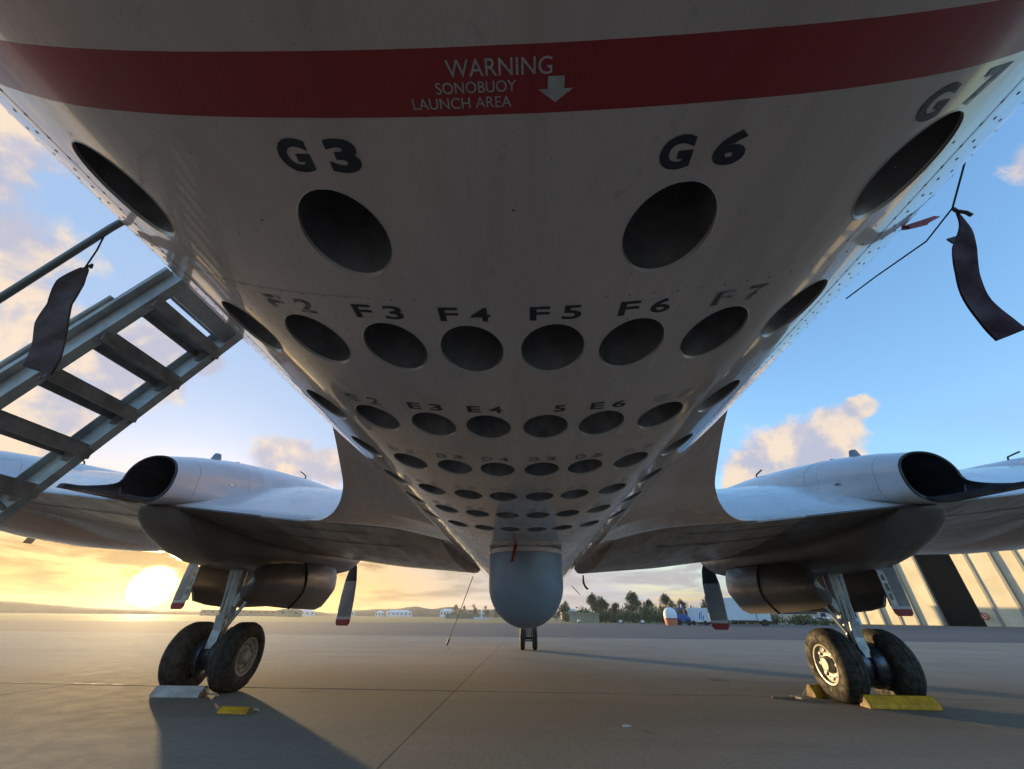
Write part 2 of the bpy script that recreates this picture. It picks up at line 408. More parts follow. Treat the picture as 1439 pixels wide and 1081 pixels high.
# ================================================================== AIRCRAFT
plane = thing('patrol_aircraft', 'large grey four propeller aircraft seen from under its belly full of round launch tubes', 'aircraft')
BX, BZ = -0.017, 1.507
PR = [(0,0),(.0825,.0),(.256,.0107),(.45,.0358),(.6315,.0883),(.885,.235),(1.10,.445),(1.40,.86),(1.62,1.32),(1.72,1.85)]
def make_profile():
    X = [a for a, b in PR]; Zs = [b for a, b in PR]
    t = [0.0]
    for i in range(1, len(X)): t.append(t[-1] + math.hypot(X[i]-X[i-1], Zs[i]-Zs[i-1]))
    def slopes(V):
        m = []
        for i in range(len(V)):
            if i == 0: m.append((V[1]-V[0])/(t[1]-t[0]) if V is X else 0.0)
            elif i == len(V)-1: m.append((V[i]-V[i-1])/(t[i]-t[i-1]))
            else: m.append((V[i+1]-V[i-1])/(t[i+1]-t[i-1]))
        return m
    mx, mz = slopes(X), slopes(Zs)
    def ev(u):
        a = min(abs(u), t[-1] - 1e-6); i = 0
        while i < len(t)-2 and a > t[i+1]: i += 1
        hh = t[i+1]-t[i]; q = (a-t[i])/hh
        b0, b1, b2, b3 = 2*q**3-3*q*q+1, q**3-2*q*q+q, -2*q**3+3*q*q, q**3-q*q
        return (math.copysign(b0*X[i]+b1*hh*mx[i]+b2*X[i+1]+b3*hh*mx[i+1], u), b0*Zs[i]+b1*hh*mz[i]+b2*Zs[i+1]+b3*hh*mz[i+1])
    return ev, t[-1]
EV, UMAX = make_profile()
TAB = [(EV(UMAX*i/600), UMAX*i/600) for i in range(601)]
def u_of_x(x):
    a = abs(x)
    for (p, u) in TAB:
        if p[0] >= a: return math.copysign(u, x)
    return math.copysign(UMAX, x)
def S(u, y, off=0.0):
    x, z = EV(u)
    if off:
        x2, z2 = EV(u + 1e-3); x1, z1 = EV(u - 1e-3)
        tx_, tz_ = x2-x1, z2-z1; l = math.hypot(tx_, tz_)
        x += off * tz_/l; z -= off * tx_/l
    return (x + BX, y, z + BZ)
def nrm(u):
    x2, z2 = EV(u + 1e-3); x1, z1 = EV(u - 1e-3); l = math.hypot(x2-x1, z2-z1)
    return Vector(((z2-z1)/l, 0, -(x2-x1)/l))

# launch tube positions (row y, columns x)
cols = [0.092, 0.272, 0.468, 0.672]
holes = []
for y in (-6.293, -5.868, -5.445, -5.018, -4.592, -4.15):
    for k, x in enumerate(cols):
        for s in (-1, 1): holes.append((s*x, y + (0.03 if (k == 3 and s < 0 and y < -5.6) else 0.0)))
holes += [(-0.265, -6.605), (0.265, -6.600), (-0.665, -6.637), (0.645, -6.640)]
HR = 0.073
def RY(y): return 0.085 if y < -6.5 else 0.094

# belly panel with real openings: constrained triangulation in (arc, y)
Y0, Y1, UB = -8.6, -3.6, 1.18
BAND0, BAND1 = -6.852, -6.785
pts, edges, rings = [], [], []
ys = []
yy = Y0
while yy < Y1 - 1e-6: ys.append(yy); yy += 0.1
ys = [y for y in ys if abs(y-BAND0) > 0.03 and abs(y-BAND1) > 0.03] + [BAND0, BAND1, Y1]; ys.sort()
us = [-UB + 2*UB*i/44 for i in range(45)]
hu = [(u_of_x(x), y) for x, y in holes]
grid = {}
for j, y in enumerate(ys):
    for i, u in enumerate(us):
        if any(((u-a)/(HR+.012))**2 + ((y-b)/(RY(b)+.012))**2 < 1 for a, b in hu): continue
        grid[(i, j)] = len(pts); pts.append(Vector((u, y)))
def chain(idx):
    for a, b in zip(idx, idx[1:]): edges.append((a, b))
chain([grid[(i, 0)] for i in range(45)]); chain([grid[(i, len(ys)-1)] for i in range(45)])
chain([grid[(0, j)] for j in range(len(ys))]); chain([grid[(44, j)] for j in range(len(ys))])
for yb in (BAND0, BAND1): chain([grid[(i, ys.index(yb))] for i in range(45)])
NS = 40
for a, b in hu:
    o = len(pts)
    for k in range(NS): pts.append(Vector((a + HR*math.cos(2*math.pi*k/NS), b + RY(b)*math.sin(2*math.pi*k/NS))))
    for k in range(NS): edges.append((o+k, o+(k+1) % NS))
vc, ec, fc, *_ = delaunay_2d_cdt(pts, edges, [], 0, 1e-7)
pm = MB(); keep = []; mi = []
for f in fc:
    c = sum((vc[i] for i in f), Vector((0, 0))) / len(f)
    if any(((c.x-a)/(HR*.985))**2 + ((c.y-b)/(RY(b)*.985))**2 < 1 for a, b in hu): continue
    keep.append(f); mi.append(1 if BAND0 < c.y < BAND1 else 0)
pm.v = [S(p.x, p.y) for p in vc]; pm.f = [tuple(f) for f in keep]; pm.m = mi
belly = pm.obj('belly_panel', [MT['skin'], MT['red']], plane)
me = belly.data
bm = bmesh.new(); bm.from_mesh(me)
for f in bm.faces:
    f.normal_update()
    if f.normal.dot(nrm(vc[f.verts[0].index].x)) < 0: f.normal_flip()
bm.to_mesh(me); bm.free(); me.update()
me.normals_split_custom_set_from_vertices([tuple(nrm(p.x)) for p in vc])
# rest of the fuselage
def fring(y, k=1.0, dz=0.0, u0=None, n=22):
    """section from u0 on one side, over the top, to -u0"""
    out = []
    if u0 is None: us_ = [UMAX*i/n for i in range(0, n+1)]
    else: us_ = [u0 + (UMAX-u0)*i/n for i in range(n+1)]
    right = [EV(u) for u in us_]
    top = [(1.72*math.cos(a), 1.85 + 1.72*math.sin(a)) for a in [math.pi*i/24 for i in range(1, 24)]]
    seq = right + top + [(-x, z) for x, z in reversed(right)]
    if u0 is None: seq = seq[:-1]
    zc = 1.75
    return [(x*k + BX, y, BZ + dz + zc + (z-zc)*k) for x, z in seq]
fs_ = MB()
fs_.loft([fring(y, u0=UB) for y in (Y0, -8.0, -7.0, BAND0, BAND1, -6.0, -5.0, -4.2, Y1)], 0, caps=False, closed=False)
for q in range(len(fs_.f)): pass
fs_.loft([fring(y, k, dz) for y, k, dz in ((Y1,1,0),(-2,1,0),(0,1,0),(3,1,0),(6,1,0),(8.6,1,0),(10.2,.94,0),(11.6,.80,-.06),(12.8,.56,-.16),(13.5,.30,-.25),(13.8,.08,-.3))], 0)
fs_.loft([fring(y, k, dz) for y, k, dz in ((Y0,1,0),(-10,.97,.05),(-12.5,.86,.28),(-15.5,.64,.72),(-18.5,.36,1.25),(-20.5,.10,1.6))], 0)
fus = fs_.obj('fuselage', [MT['skin']], plane)
# red band continuing up both sides (flat paint, laid as its own narrow sheet just proud of the skin)
for s in (-1, 1):
    rb = MB(); vs = []
    for i in range(16):
        u = s*(UB - 0.002 + (UMAX-UB)*i/15); vs += [S(u, BAND0, 0.0015), S(u, BAND1, 0.0015)]
    rb.add(vs, [(2*i, 2*i+1, 2*i+3, 2*i+2) for i in range(15)])
    rb.obj('stripe', MT['red'], plane)

# tubes
def launch_tube(u, y):
    n = nrm(u); c = Vector(S(u, y)); inward = (-n*0.6 + Vector((0, -0.42, 0.3))).normalized()
    tmb = MB(); rings = []
    base = []
    for k in range(NS):
        a = 2*math.pi*k/NS; base.append(Vector(S(u + HR*math.cos(a), y + RY(y)*math.sin(a))))
    for d in (0.0, 0.03, 0.15, 0.42): rings.append([p + inward*d for p in base])
    tmb.loft(rings, 0, caps=False)
    o = len(tmb.v); cen = c + inward*0.42
    tmb.add([cen] + rings[-1], [(0, 1+(k+1) % NS, 1+k) for k in range(NS)], 0)
    t = tmb.obj('launch_tube', MT['tube'], plane)
    lm = MB(); r0, r1, r2 = [], [], []
    for k in range(NS):
        a = 2*math.pi*k/NS; ca, sa = math.cos(a), math.sin(a)
        r0.append(S(u + (HR+.0022)*ca, y + (RY(y)+.0022)*sa, 0.0003)); r1.append(S(u + (HR+.0006)*ca, y + (RY(y)+.0006)*sa, 0.0012))
        r2.append(Vector(S(u + (HR-.001)*ca, y + (RY(y)-.001)*sa)) + inward*0.005)
    lm.loft([r0, r1, r2], 0, caps=False)
    lm.obj('tube_rim', MT['lip'], t)
    return t
for u, y in hu: launch_tube(u, y)

# rivet rows
rv = MB()
def rivet(u, y, r=0.0035, h=0.0008):
    c = [S(u + r*math.cos(2*math.pi*k/8), y + r*math.sin(2*math.pi*k/8), 0.0002) for k in range(8)]
    d = [S(u + 0.7*r*math.cos(2*math.pi*k/8), y + 0.7*r*math.sin(2*math.pi*k/8), h) for k in range(8)]
    rv.add(c + d, [(k, (k+1) % 8, 8+(k+1) % 8, 8+k) for k in range(8)] + [tuple(range(8, 16))])
for s in (-1, 1):
    for uu, stp in ((0.80, .034), (0.845, .034), (0.90, .045), (1.0, .045)):
        y = -7.3 + 0.02*uu
        while y < -4.0:
            rivet(s*uu, y + random.uniform(-.002, .002), 0.003); y += stp
for i in range(-16, 17):
    rivet(i*0.047 + 0.01, -6.905, 0.0022); 
    if abs(i*0.047) > .15: rivet(i*0.047, -6.46, 0.0022)
for i in range(-14, 15):
    for y in (-4.36, -3.95): rivet(i*0.062, y, 0.003)
for _ in range(90):
    rivet(random.uniform(-.75, .75), random.uniform(-6.75, -4.4), random.choice((.0012, .0018, .0025)), 0.0005)
ro = rv.obj('rivets', MT['rivet'], plane); ro['kind'] = 'stuff'
pcm = MB()
for (a, b_) in hu:
    for _ in range(5 if abs(a) > .4 else 2):
        t_ = random.uniform(0, 6.28); k_ = random.uniform(1.06, 1.7); uu, y = a + HR*k_*math.cos(t_), b_ + RY(b_)*k_*math.sin(t_)
        if any(((uu-q)/(HR*1.04))**2 + ((y-w_)/(RY(w_)*1.04))**2 < 1 for q, w_ in hu): continue
        r = random.uniform(.0008, .0024); n_ = 6
        pcm.add([S(uu + r*random.uniform(.5, 1.4)*math.cos(2*math.pi*k/n_), y + r*random.uniform(.6, 1.8)*math.sin(2*math.pi*k/n_), 0.0004) for k in range(n_)], [tuple(range(n_))])
pco = pcm.obj('paint_chips', MT['lip'], plane, smooth=False); pco['kind'] = 'stuff'
# skin seams
def seam_y(y, u0, u1, wd=0.0025, m='seam'):
    b = MB(); n = 30; vs = []
    for i in range(n+1):
        u = u0 + (u1-u0)*i/n; vs += [S(u, y-wd/2, 0.0006), S(u, y+wd/2, 0.0006)]
    b.add(vs, [(2*i, 2*i+1, 2*i+3, 2*i+2) for i in range(n)]); return b.obj('skin_seam', MT[m], plane)
def seam_u(u, y0, y1, wd=0.003):
    b = MB(); n = 30; vs = []
    for i in range(n+1):
        y = y0 + (y1-y0)*i/n; vs += [S(u-wd/2, y, 0.0006), S(u+wd/2, y, 0.0006)]
    b.add(vs, [(2*i, 2*i+1, 2*i+3, 2*i+2) for i in range(n)]); return b.obj('skin_seam', MT['seam'], plane)
seam_y(-6.462, -1.4, -0.30, 0.0018, 'lip'); seam_y(-3.97, -1.0, 1.0); seam_y(-4.37, -1.3, 1.3); seam_y(-3.55, -0.9, 0.9)
seam_u(-0.80, -8.0, -3.6); seam_u(0.80, -8.0, -3.6); seam_u(-1.05, -6.3, -4); seam_u(1.05, -6.3, -4)

# lettering on the belly
def text_on_belly(txt, xc, yc, width, height, m, name='tube_label', bold=0.02, spacing=1.0, italic=0.0):
    cu = bpy.data.curves.new(name, 'FONT'); cu.body = txt; cu.offset = bold; cu.space_character = spacing; cu.resolution_u = 4
    to = bpy.data.objects.new('tmp', cu); COL.objects.link(to)
    dg = bpy.context.evaluated_depsgraph_get(); dg.update()
    me = bpy.data.meshes.new_from_object(to.evaluated_get(dg)); bpy.data.objects.remove(to)
    xs = [v.co.x for v in me.vertices]; zs = [v.co.y for v in me.vertices]
    x0, x1, y0, y1 = min(xs), max(xs), min(zs), max(zs)
    for v in me.vertices:
        fx = (v.co.x-x0)/(x1-x0) - 0.5; fy = (v.co.y-y0)/(y1-y0) - 0.5
        uc = u_of_x(xc - BX)
        p = S(uc + fx*width + italic*fy*height, yc - fy*height, 0.0007)
        v.co = p
    me.materials.clear(); me.materials.append(m)
    me.name = name
    return link(name, me, plane)
text_on_belly('WARNING', -0.015, -6.833, 0.120, 0.0165, MT['letter_white'], 'warning_lettering', 0.0)
text_on_belly('SONOBUOY', -0.037, -6.8145, 0.094, 0.0115, MT['letter_white'], 'warning_lettering', 0.0)
text_on_belly('LAUNCH AREA', -0.056, -6.799, 0.119, 0.0115, MT['letter_white'], 'warning_lettering', 0.0)
ar = MB()
ap = [(-.0095,-.0135),(.0095,-.0135),(.0095,-.001),(.0205,-.001),(0,.0125),(-.0205,-.001),(-.0095,-.001)]
ar.add([S(u_of_x(0.068)+a, -6.809+b, 0.0007) for a, b in ap], [(0,1,2,6),(5,6,2,3,4)])
ar.obj('warning_arrow', MT['letter_white'], plane, smooth=False)
def pair(t, xc, yc, wd, ht, m, bold=0.03):
    a, b_ = t[0], t[-1]; cw = wd*0.385
    text_on_belly(a, xc - wd/2 + cw/2, yc, cw, ht, m, 'stencil_letter', bold)
    text_on_belly(b_, xc + wd/2 - cw/2, yc, cw, ht, m, 'stencil_letter', bold)
pair('G3', -0.264, -6.738, 0.118, 0.046, MT['letter'], 0.05)
pair('G6', 0.254, -6.727, 0.118, 0.046, MT['letter'], 0.05)
text_on_belly('G', 0.572, -6.747, 0.046, 0.046, MT['letter'], 'stencil_letter', 0.04)
text_on_belly('7', 0.652, -6.752, 0.046, 0.046, MT['worn'], 'stencil_letter', 0.04)
lab = {-6.293: ('F', .128, 'letter', {2: 'worn', 7: 'worn'}), -5.868: ('E', .132, 'letter', {7: 'faint', 2: 'worn'}), -5.445: ('D', .132, 'worn', {2: 'faint', 7: 'faint', 6: 'worn'}), -5.018: ('C', .132, 'faint', {}), -4.592: ('B', .135, 'faint', {})}
for y, (c, dy_, m, ex) in lab.items():
    for n_ in range(2, 8):
        k = n_ - 4.5; s = 1 if k > 0 else -1; x = s*cols[int(abs(k) - 0.5)] + BX
        if c == 'E' and n_ == 5: text_on_belly('5', x + 0.036, y - dy_, 0.036, 0.041, MT['letter'], 'stencil_letter', 0.03)
        else: pair('%s%d' % (c, n_), x, y - dy_, 0.105, 0.041, MT[ex.get(n_, m)], 0.02)

# wing-root fillets: smooth web from the fuselage side out to the trailing edge
def fillet(s):
    f = MB(); rings = []
    edge = [(-4.25, 1.66, 2.50), (-3.9, 1.715, 2.38), (-3.5, 1.79, 2.22), (-3.2, 1.87, 2.14), (-3.0, 1.95, 2.09), (-2.75, 2.08, 2.04), (-2.5, 2.26, 1.985), (-2.3, 2.48, 1.955), (-2.18, 2.75, 1.965), (-1.6, 2.75, 1.925), (-0.6, 2.5, 1.94), (0.4, 2.1, 1.98), (1.2, 1.7, 2.08), (1.9, 1.55, 2.2)]
    fine = []
    for i in range(len(edge)-1):
        p0, p1, p2, p3 = [Vector(edge[min(max(i+j, 0), len(edge)-1)]) for j in (-1, 0, 1, 2)]
        for j in range(5):
            q = j/5; fine.append((i + q, *(.5*((2*p1) + (p2-p0)*q + (2*p0-5*p1+4*p2-p3)*q*q + (3*p1-p0-3*p2+p3)*q**3))))
    fine.append((len(edge)-1.0, *edge[-1]))
    for (i, y, ex, ez) in fine:
        kk = min(1.0, i/7.0)
        u0 = u_of_x(1.60 - 0.68*min(1.0, (i/5.0)**0.8)); ax, _, az = S(u0, y, -0.014); ax -= BX
        r = []
        for k in range(13):           # underside, gently hollow
            q = k/12; x = ax + (ex-ax)*q; z = az + (ez-az)*q + 0.05*kk*math.sin(math.pi*q)*(1-q)
            r.append((x, y, z))
        bz = BZ + 1.95
        for k in range(1, 13):        # upper side, hollow curve back to the fuselage
            q = k/12; x = ex + (1.70-ex)*(1-(1-q)**2.4); z = ez + (bz-ez)*(q**2.0)
            z += 0.02*min(1, k)
            r.append((x, y, z))
        rings.append([(s*x + BX*0, yy_, z) for x, yy_, z in r])
    f.loft(rings, 0, caps=True)
    return f.obj('wing_fillet', MT['skin'], plane, angle=50)
fillet(-1); fillet(1)

# wings
def zte(x): return 1.95 + (0.105 if x > 2.5 else 0.055)*(x-2.5)
AF = [(0,0),(.03,.018),(.10,.055),(.2,.103),(.32,.142),(.45,.163),(.58,.164),(.7,.150),(.82,.118),(.91,.080),(.97,.043),(1,.012),
      (1,0),(.985,-.022),(.94,-.043),(.86,-.056),(.74,-.062),(.58,-.064),(.42,-.058),(.28,-.047),(.15,-.030),(.06,-.014),(0,-.004)]
def wsec(x, s):
    yt = -2.2 + 0.03*(x-2.5)*(1 if x > 5 else 0); ch = 5.65 - 0.225*x; rise = 0.052*ch
    return [(s*x, yt + a*ch, zte(x) + a*rise + b*ch - 0.02*(a*(1-a))) for a, b in AF]
def wing(s):
    wmb = MB(); xs = [1.1, 1.8, 2.5, 3.3, 4.2, 5.5, 7, 9, 11, 13, 14.6, 15.1]
    rings = [wsec(x, s) for x in xs]
    wmb.loft(rings, 0, caps=True)
    n = len(AF)
    o = wmb.obj('wing', [MT['under'], MT['skin_white'], MT['soot_shade']], plane, angle=60)
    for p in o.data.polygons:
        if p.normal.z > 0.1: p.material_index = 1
        elif 3.3 < abs(p.center.x) < 5.5: p.material_index = 2  # underside round the inner nacelle: shade painted as a darker grey
    # flap gap and control lines under the wing
    b = MB()
    for (q, x0, x1, wd) in ((0.05, 2.0, 4.2, .018), (0.145, 1.7, 4.2, .026), (0.145, 5.6, 9.5, .026), (0.30, 1.6, 4.0, .012), (0.62, 1.6, 4.0, .012), (0.16, 10, 14, .02)):
        vs = []
        for i in range(13):
            x = x0 + (x1-x0)*i/12; ch = 5.65-0.225*x; yt = -2.2 + 0.03*(x-2.5)*(1 if x > 5 else 0)
            for dq in (-wd, wd):
                a = q + dq/2/ch*1.0
                for i2 in range(12, len(AF)-1):
                    if AF[i2][0] >= a >= AF[i2+1][0]:
                        tt = (AF[i2][0]-a)/(AF[i2][0]-AF[i2+1][0]+1e-9); bb = AF[i2][1] + (AF[i2+1][1]-AF[i2][1])*tt
                z = zte(x) + a*0.052*ch + bb*ch - 0.02*(a*(1-a)) - 0.007
                vs.append((s*x, yt + a*ch, z))
        b.add(vs, [(2*i, 2*i+1, 2*i+3, 2*i+2) for i in range(12)])
    b.obj('flap_seam', MT['seam'], o, smooth=False)
    return o
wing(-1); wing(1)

# engine nacelles
def nacelle(s, X, dzn, dyn, gearbay, dzt=0.0, dzb=0.0):
    A = [(-2.42,.335,2.125,2.735),(-2.0,.46,2.20,2.875),(-1.5,.58,2.24,3.01),(-0.6,.72,2.2,3.19),(0.4,.78,2.1,3.36),(1.5,.76,1.95,3.50),(2.6,.68,1.92,3.60),(3.3,.58,2.0,3.55),(3.75,.50,2.15,3.42),(3.98,.40,2.32,3.26)]
    n_ = MB()
    A = [(y, hw, z0 + dzb, z1 + dzt) for y, hw, z0, z1 in A]
    FL = {-2.42: .04, -2.0: .26, -1.5: .50, -0.6: .62, 0.4: .55, 1.5: .35, 2.6: .1}
    def nring(y, hw, z0, z1):
        out = []; zm = (z0 + z1)/2
        for (x_, y_, z_) in sell(y + dyn, s*X, hw, z0 + dzn, z1 + dzn, 48, 2.2):
            q = (z_ - z0 - dzn)/(zm - z0)
            if q < 1: x_ += math.copysign(FL.get(round(y, 2), 0)*(1-q)**1.7*min(1, abs(x_-s*X)/(.6*hw)), x_-s*X)
            out.append((x_, y_, z_))
        return out
    rings = [nring(*a) for a in A]
    n_.loft(rings, 0, caps=False)
    n_.add(rings[-1], [tuple(range(48))], 0)
    na = n_.obj('nacelle', [MT['skin_white']], plane)
    Bq = ([(-2.12,.25,2.10,2.18),(-2.05,.31,2.00,2.19),(-1.92,.36,1.90,2.22),(-1.75,.40,1.80,2.28),(-1.45,.45,1.68,2.45),(-1.1,.49,1.60,2.45),(-0.4,.55,1.58,2.42),(0.6,.62,1.62,2.45),(1.6,.62,1.66,2.5),(2.6,.58,1.74,2.55),(3.3,.50,1.86,2.6),(3.8,.40,2.05,2.6)] if gearbay
          else [(-1.2,.06,2.0,2.1),(-0.9,.28,1.86,2.2),(-0.3,.45,1.74,2.3),(0.6,.54,1.66,2.45),(1.6,.58,1.64,2.5),(2.4,.56,1.68,2.55),(3.0,.50,1.76,2.6),(3.4,.40,1.90,2.6),(3.6,.25,2.05,2.5)])
    b = MB(); b.loft([sell(y + dyn, s*X, hw, z0 + dzn, z1 + dzn, 32, 2.8) for y, hw, z0, z1 in Bq], 0)
    fa = b.obj('nacelle_fairing', MT['soot_shade'] if gearbay else MT['skin'], plane)
    # exhaust: open pipe with a long lower lip
    ex = MB(); y0 = -2.42 + dyn; ring0 = rings[0]; n = 48
    outer, inner, mid, deep = [], [], [], []
    zc = 2.43 + dzn + (dzt + dzb)/2; cx = s*X
    for k in range(n):
        x, y, z = ring0[k]; a = 2*math.pi*k/n
        dn = max(0.0, -(z - zc)/0.305)                      # 1 at the bottom
        outw = max(0.0, (x - cx)*s/0.335)
        oo = max(0.0, min(1.0, ((x - cx)*s/0.335 + .65)/.9)); oo = oo*oo*(3-2*oo); tail = 0.72*oo*dn**2.0
        flare = 1 + 0.9*oo*dn**2 
        outer.append((cx + (x-cx)*flare + s*0.06*oo*dn**2, y - tail - 0.02, z - 0.01*dn))
        mid.append((cx + (x-cx)*0.93*flare + s*0.06*oo*dn**2, y - tail - 0.015, zc + (z-zc)*0.93 + 0.012*dn))
        inner.append((cx + (x-cx)*0.9, y + 0.25, zc + (z-zc)*0.9)); deep.append((cx + (x-cx)*0.6, y + 1.3, zc + 0.1 + (z-zc)*0.6))
    ex.loft([ring0, outer, mid, inner, deep], 0, caps=False); ex.add(deep, [tuple(range(n))])
    ex.obj('exhaust_pipe', MT['exhaust'], plane)
    # seams, beacon, small vane
    sm = MB()
    for yq in (-1.2, 0.9, 2.5):
        for i in range(len(A)-1):
            if A[i][0] <= yq <= A[i+1][0]:
                q = (yq-A[i][0])/(A[i+1][0]-A[i][0]); pr = [A[i][j] + (A[i+1][j]-A[i][j])*q for j in range(4)]
        ra = sell(yq-.006+dyn, s*X, pr[1]+.002, pr[2]+dzn-.002, pr[3]+dzn+.002, 36, 2.2); rbq = sell(yq+.006+dyn, s*X, pr[1]+.002, pr[2]+dzn-.002, pr[3]+dzn+.002, 36, 2.2)
        sm.loft([ra, rbq], 0, caps=False)
    sm.obj('cowl_seam', mat('cowl_seam_grey', (0.42, 0.43, 0.44), 0.4) if 'cowl_seam_grey' not in bpy.data.materials else bpy.data.materials['cowl_seam_grey'], na)
    # small cowl fasteners, louvres
    fsn = MB()
    for (yq, zq) in ((-1.75, 2.55), (-1.3, 2.42), (-0.9, 2.40), (-0.5, 2.45), (-1.1, 2.22), (0.0, 2.75)):
        fsn.box((s*X - s*.56 - .02, yq + dyn, zq + dzn), (s*X - s*.38, yq + dyn + random.uniform(.06, .2), zq + dzn + 0.014))
    fsn.obj('cowl_latch', MT['steel'], na, smooth=False)
    vn = MB(); vn.tube([(s*X, -1.55+dyn, 2.98+dzn+dzt), (s*X, -1.55+dyn, 3.07+dzn+dzt)], [.075, .05], 14); vn.lathe([(.05,0),(.04,.02),(.001,.03)], (s*X, -1.55+dyn, 3.07+dzn+dzt))
    vn.obj('fuel_vent', MT['pod'], na)
    st = MB(); st.tube([(s*X - s*.25, .55+dyn, 3.30+dzn+dzt), (s*X - s*.25, .50+dyn, 3.40+dzn+dzt), (s*X - s*.25, .3+dyn, 3.42+dzn+dzt)], .014, 8)
    st.obj('drain_mast', MT['seam'], na)
    return na
nacelle(-1, 4.75, 0, 0, True); nacelle(1, 4.75, 0, 0, True)
nacelle(-1, 8.66, 0.44, -0.8, False, -0.40, -0.22); nacelle(1, 8.66, 0.44, -0.8, False, -0.40, -0.22)

# propellers: four square-tipped blades, one pointing straight down
def propeller(X, yp, zh):
    p = MB(); p.lathe([(0.001,.62),(.10,.58),(.20,.45),(.27,.25),(.30,0),(.30,-.12),(.28,-.2)], (X, yp-.05, zh), 'y', 28)
    hub = p.obj('propeller', MT['blade'], plane)
    for q in range(4):
        b = MB(); ang = R(-90 + 90*q); KR = 0.92
        prof = [(.20,.10,.10,80),(.40,.13,.09,70),(.60,.30,.075,58),(.95,.40,.055,50),(1.35,.42,.042,44),(1.70,.41,.034,40),(1.835,.405,.03,39),(1.84,.405,.03,39),(1.90,.40,.028,38),(1.905,.40,.028,38),(1.99,.385,.026,37),(2.05,.30,.02,36)]
        rings, mis = [], []
        for r, c, th, tw in prof:
            ring = []
            for k in range(16):
                a = 2*math.pi*k/16; cx_, ct = 0.5*c*math.cos(a), 0.5*th*math.sin(a)
                t = R(tw)
                # chord lies between the plane of the disc (x) and the shaft (y)
                lx = cx_*math.sin(t) + ct*math.cos(t); ly = cx_*math.cos(t) - ct*math.sin(t)
                lx = cx_*math.cos(R(tw-30)) ; ly = cx_*math.sin(R(tw-30)) + ct
                ring.append((lx, ly, r*KR))
            rings.append(ring)
        b.loft(rings, 0)
        nf = 16
        for fi in range(len(b.f)-2):
            seg = fi // nf; rr = prof[seg][0]
            b.m[fi] = 1 if rr < 0.95 else (0 if rr < 1.835 else (2 if rr < 1.90 else 3))
        b.m[-1] = 3
        c_, s_ = math.cos(ang - math.pi/2), math.sin(ang - math.pi/2)
        b.v = [(X + x*c_ - z*s_, yp + y, zh + x*s_ + z*c_) for x, y, z in b.v]
        b.obj('blade', [MT['blade'], MT['boot'], MT['tipband'], MT['tipred']], hub)
for s in (-1, 1):
    propeller(s*4.75, 4.38, 2.63); propeller(s*8.66, 3.62, 2.95)

# main landing gear
def tyre(name, x, y, R_, wd, parent, face=0):
    t = MB(); h = wd/2
    prof = [(R_*.54,-h*.80),(R_*.62,-h*.97),(R_*.76,-h*1.0),(R_*.88,-h*.93),(R_*.955,-h*.74),(R_*.988,-h*.5),
            (R_,-h*.46),(R_*.985,-h*.42),(R_*.985,-h*.38),(R_,-h*.34),(R_,-h*.06),(R_*.985,-h*.03),(R_*.985,h*.03),(R_,h*.06),(R_,h*.34),(R_*.985,h*.38),(R_*.985,h*.42),(R_,h*.46),
            (R_*.988,h*.5),(R_*.955,h*.74),(R_*.88,h*.93),(R_*.76,h*1.0),(R_*.62,h*.97),(R_*.54,h*.80)]
    t.lathe(prof, (x, y, R_), 'x', 56)
    # slightly flattened where it stands
    t.v = [(a, b_ + (0.10*(b_-y) if c < 0.10 else 0), max(c, 0.018)-0.018) for a, b_, c in t.v]
    o = t.obj(name, MT['rubber'], parent, angle=50)
    zc = R_ - 0.018
    r = MB()
    for sd in (-1, 1):
        q = [(R_*.56,h*.78),(R_*.545,h*.86),(R_*.50,h*.84),(R_*.46,h*.62),(R_*.30,h*.50),(R_*.24,h*.52),(R_*.21,h*.80),(R_*.16,h*.92),(R_*.001,h*.92)]
        r.lathe([(a, sd*b_) for a, b_ in q], (x, y, zc), 'x', 40)
        for k in range(8):
            a = 2*math.pi*k/8; cy, cz = y + R_*.38*math.cos(a), zc + R_*.38*math.sin(a)
            r.lathe([(.022, sd*h*.5), (.022, sd*h*.66), (.001, sd*h*.68)], (x, cy, cz), 'x', 8)
    r.obj('rim', MT['rim'], parent)
    hl_ = MB()
    for sd in (-1, 1):
        for k in range(8):
            a = 2*math.pi*(k+.5)/8; cy, cz = y + R_*.385*math.cos(a), zc + R_*.385*math.sin(a)
            hl_.lathe([(.026, sd*(h*.572)), (.001, sd*(h*.573))], (x, cy, cz), 'x', 10)
    hl_.obj('rim_slot', MT['brake'], parent)
    return o
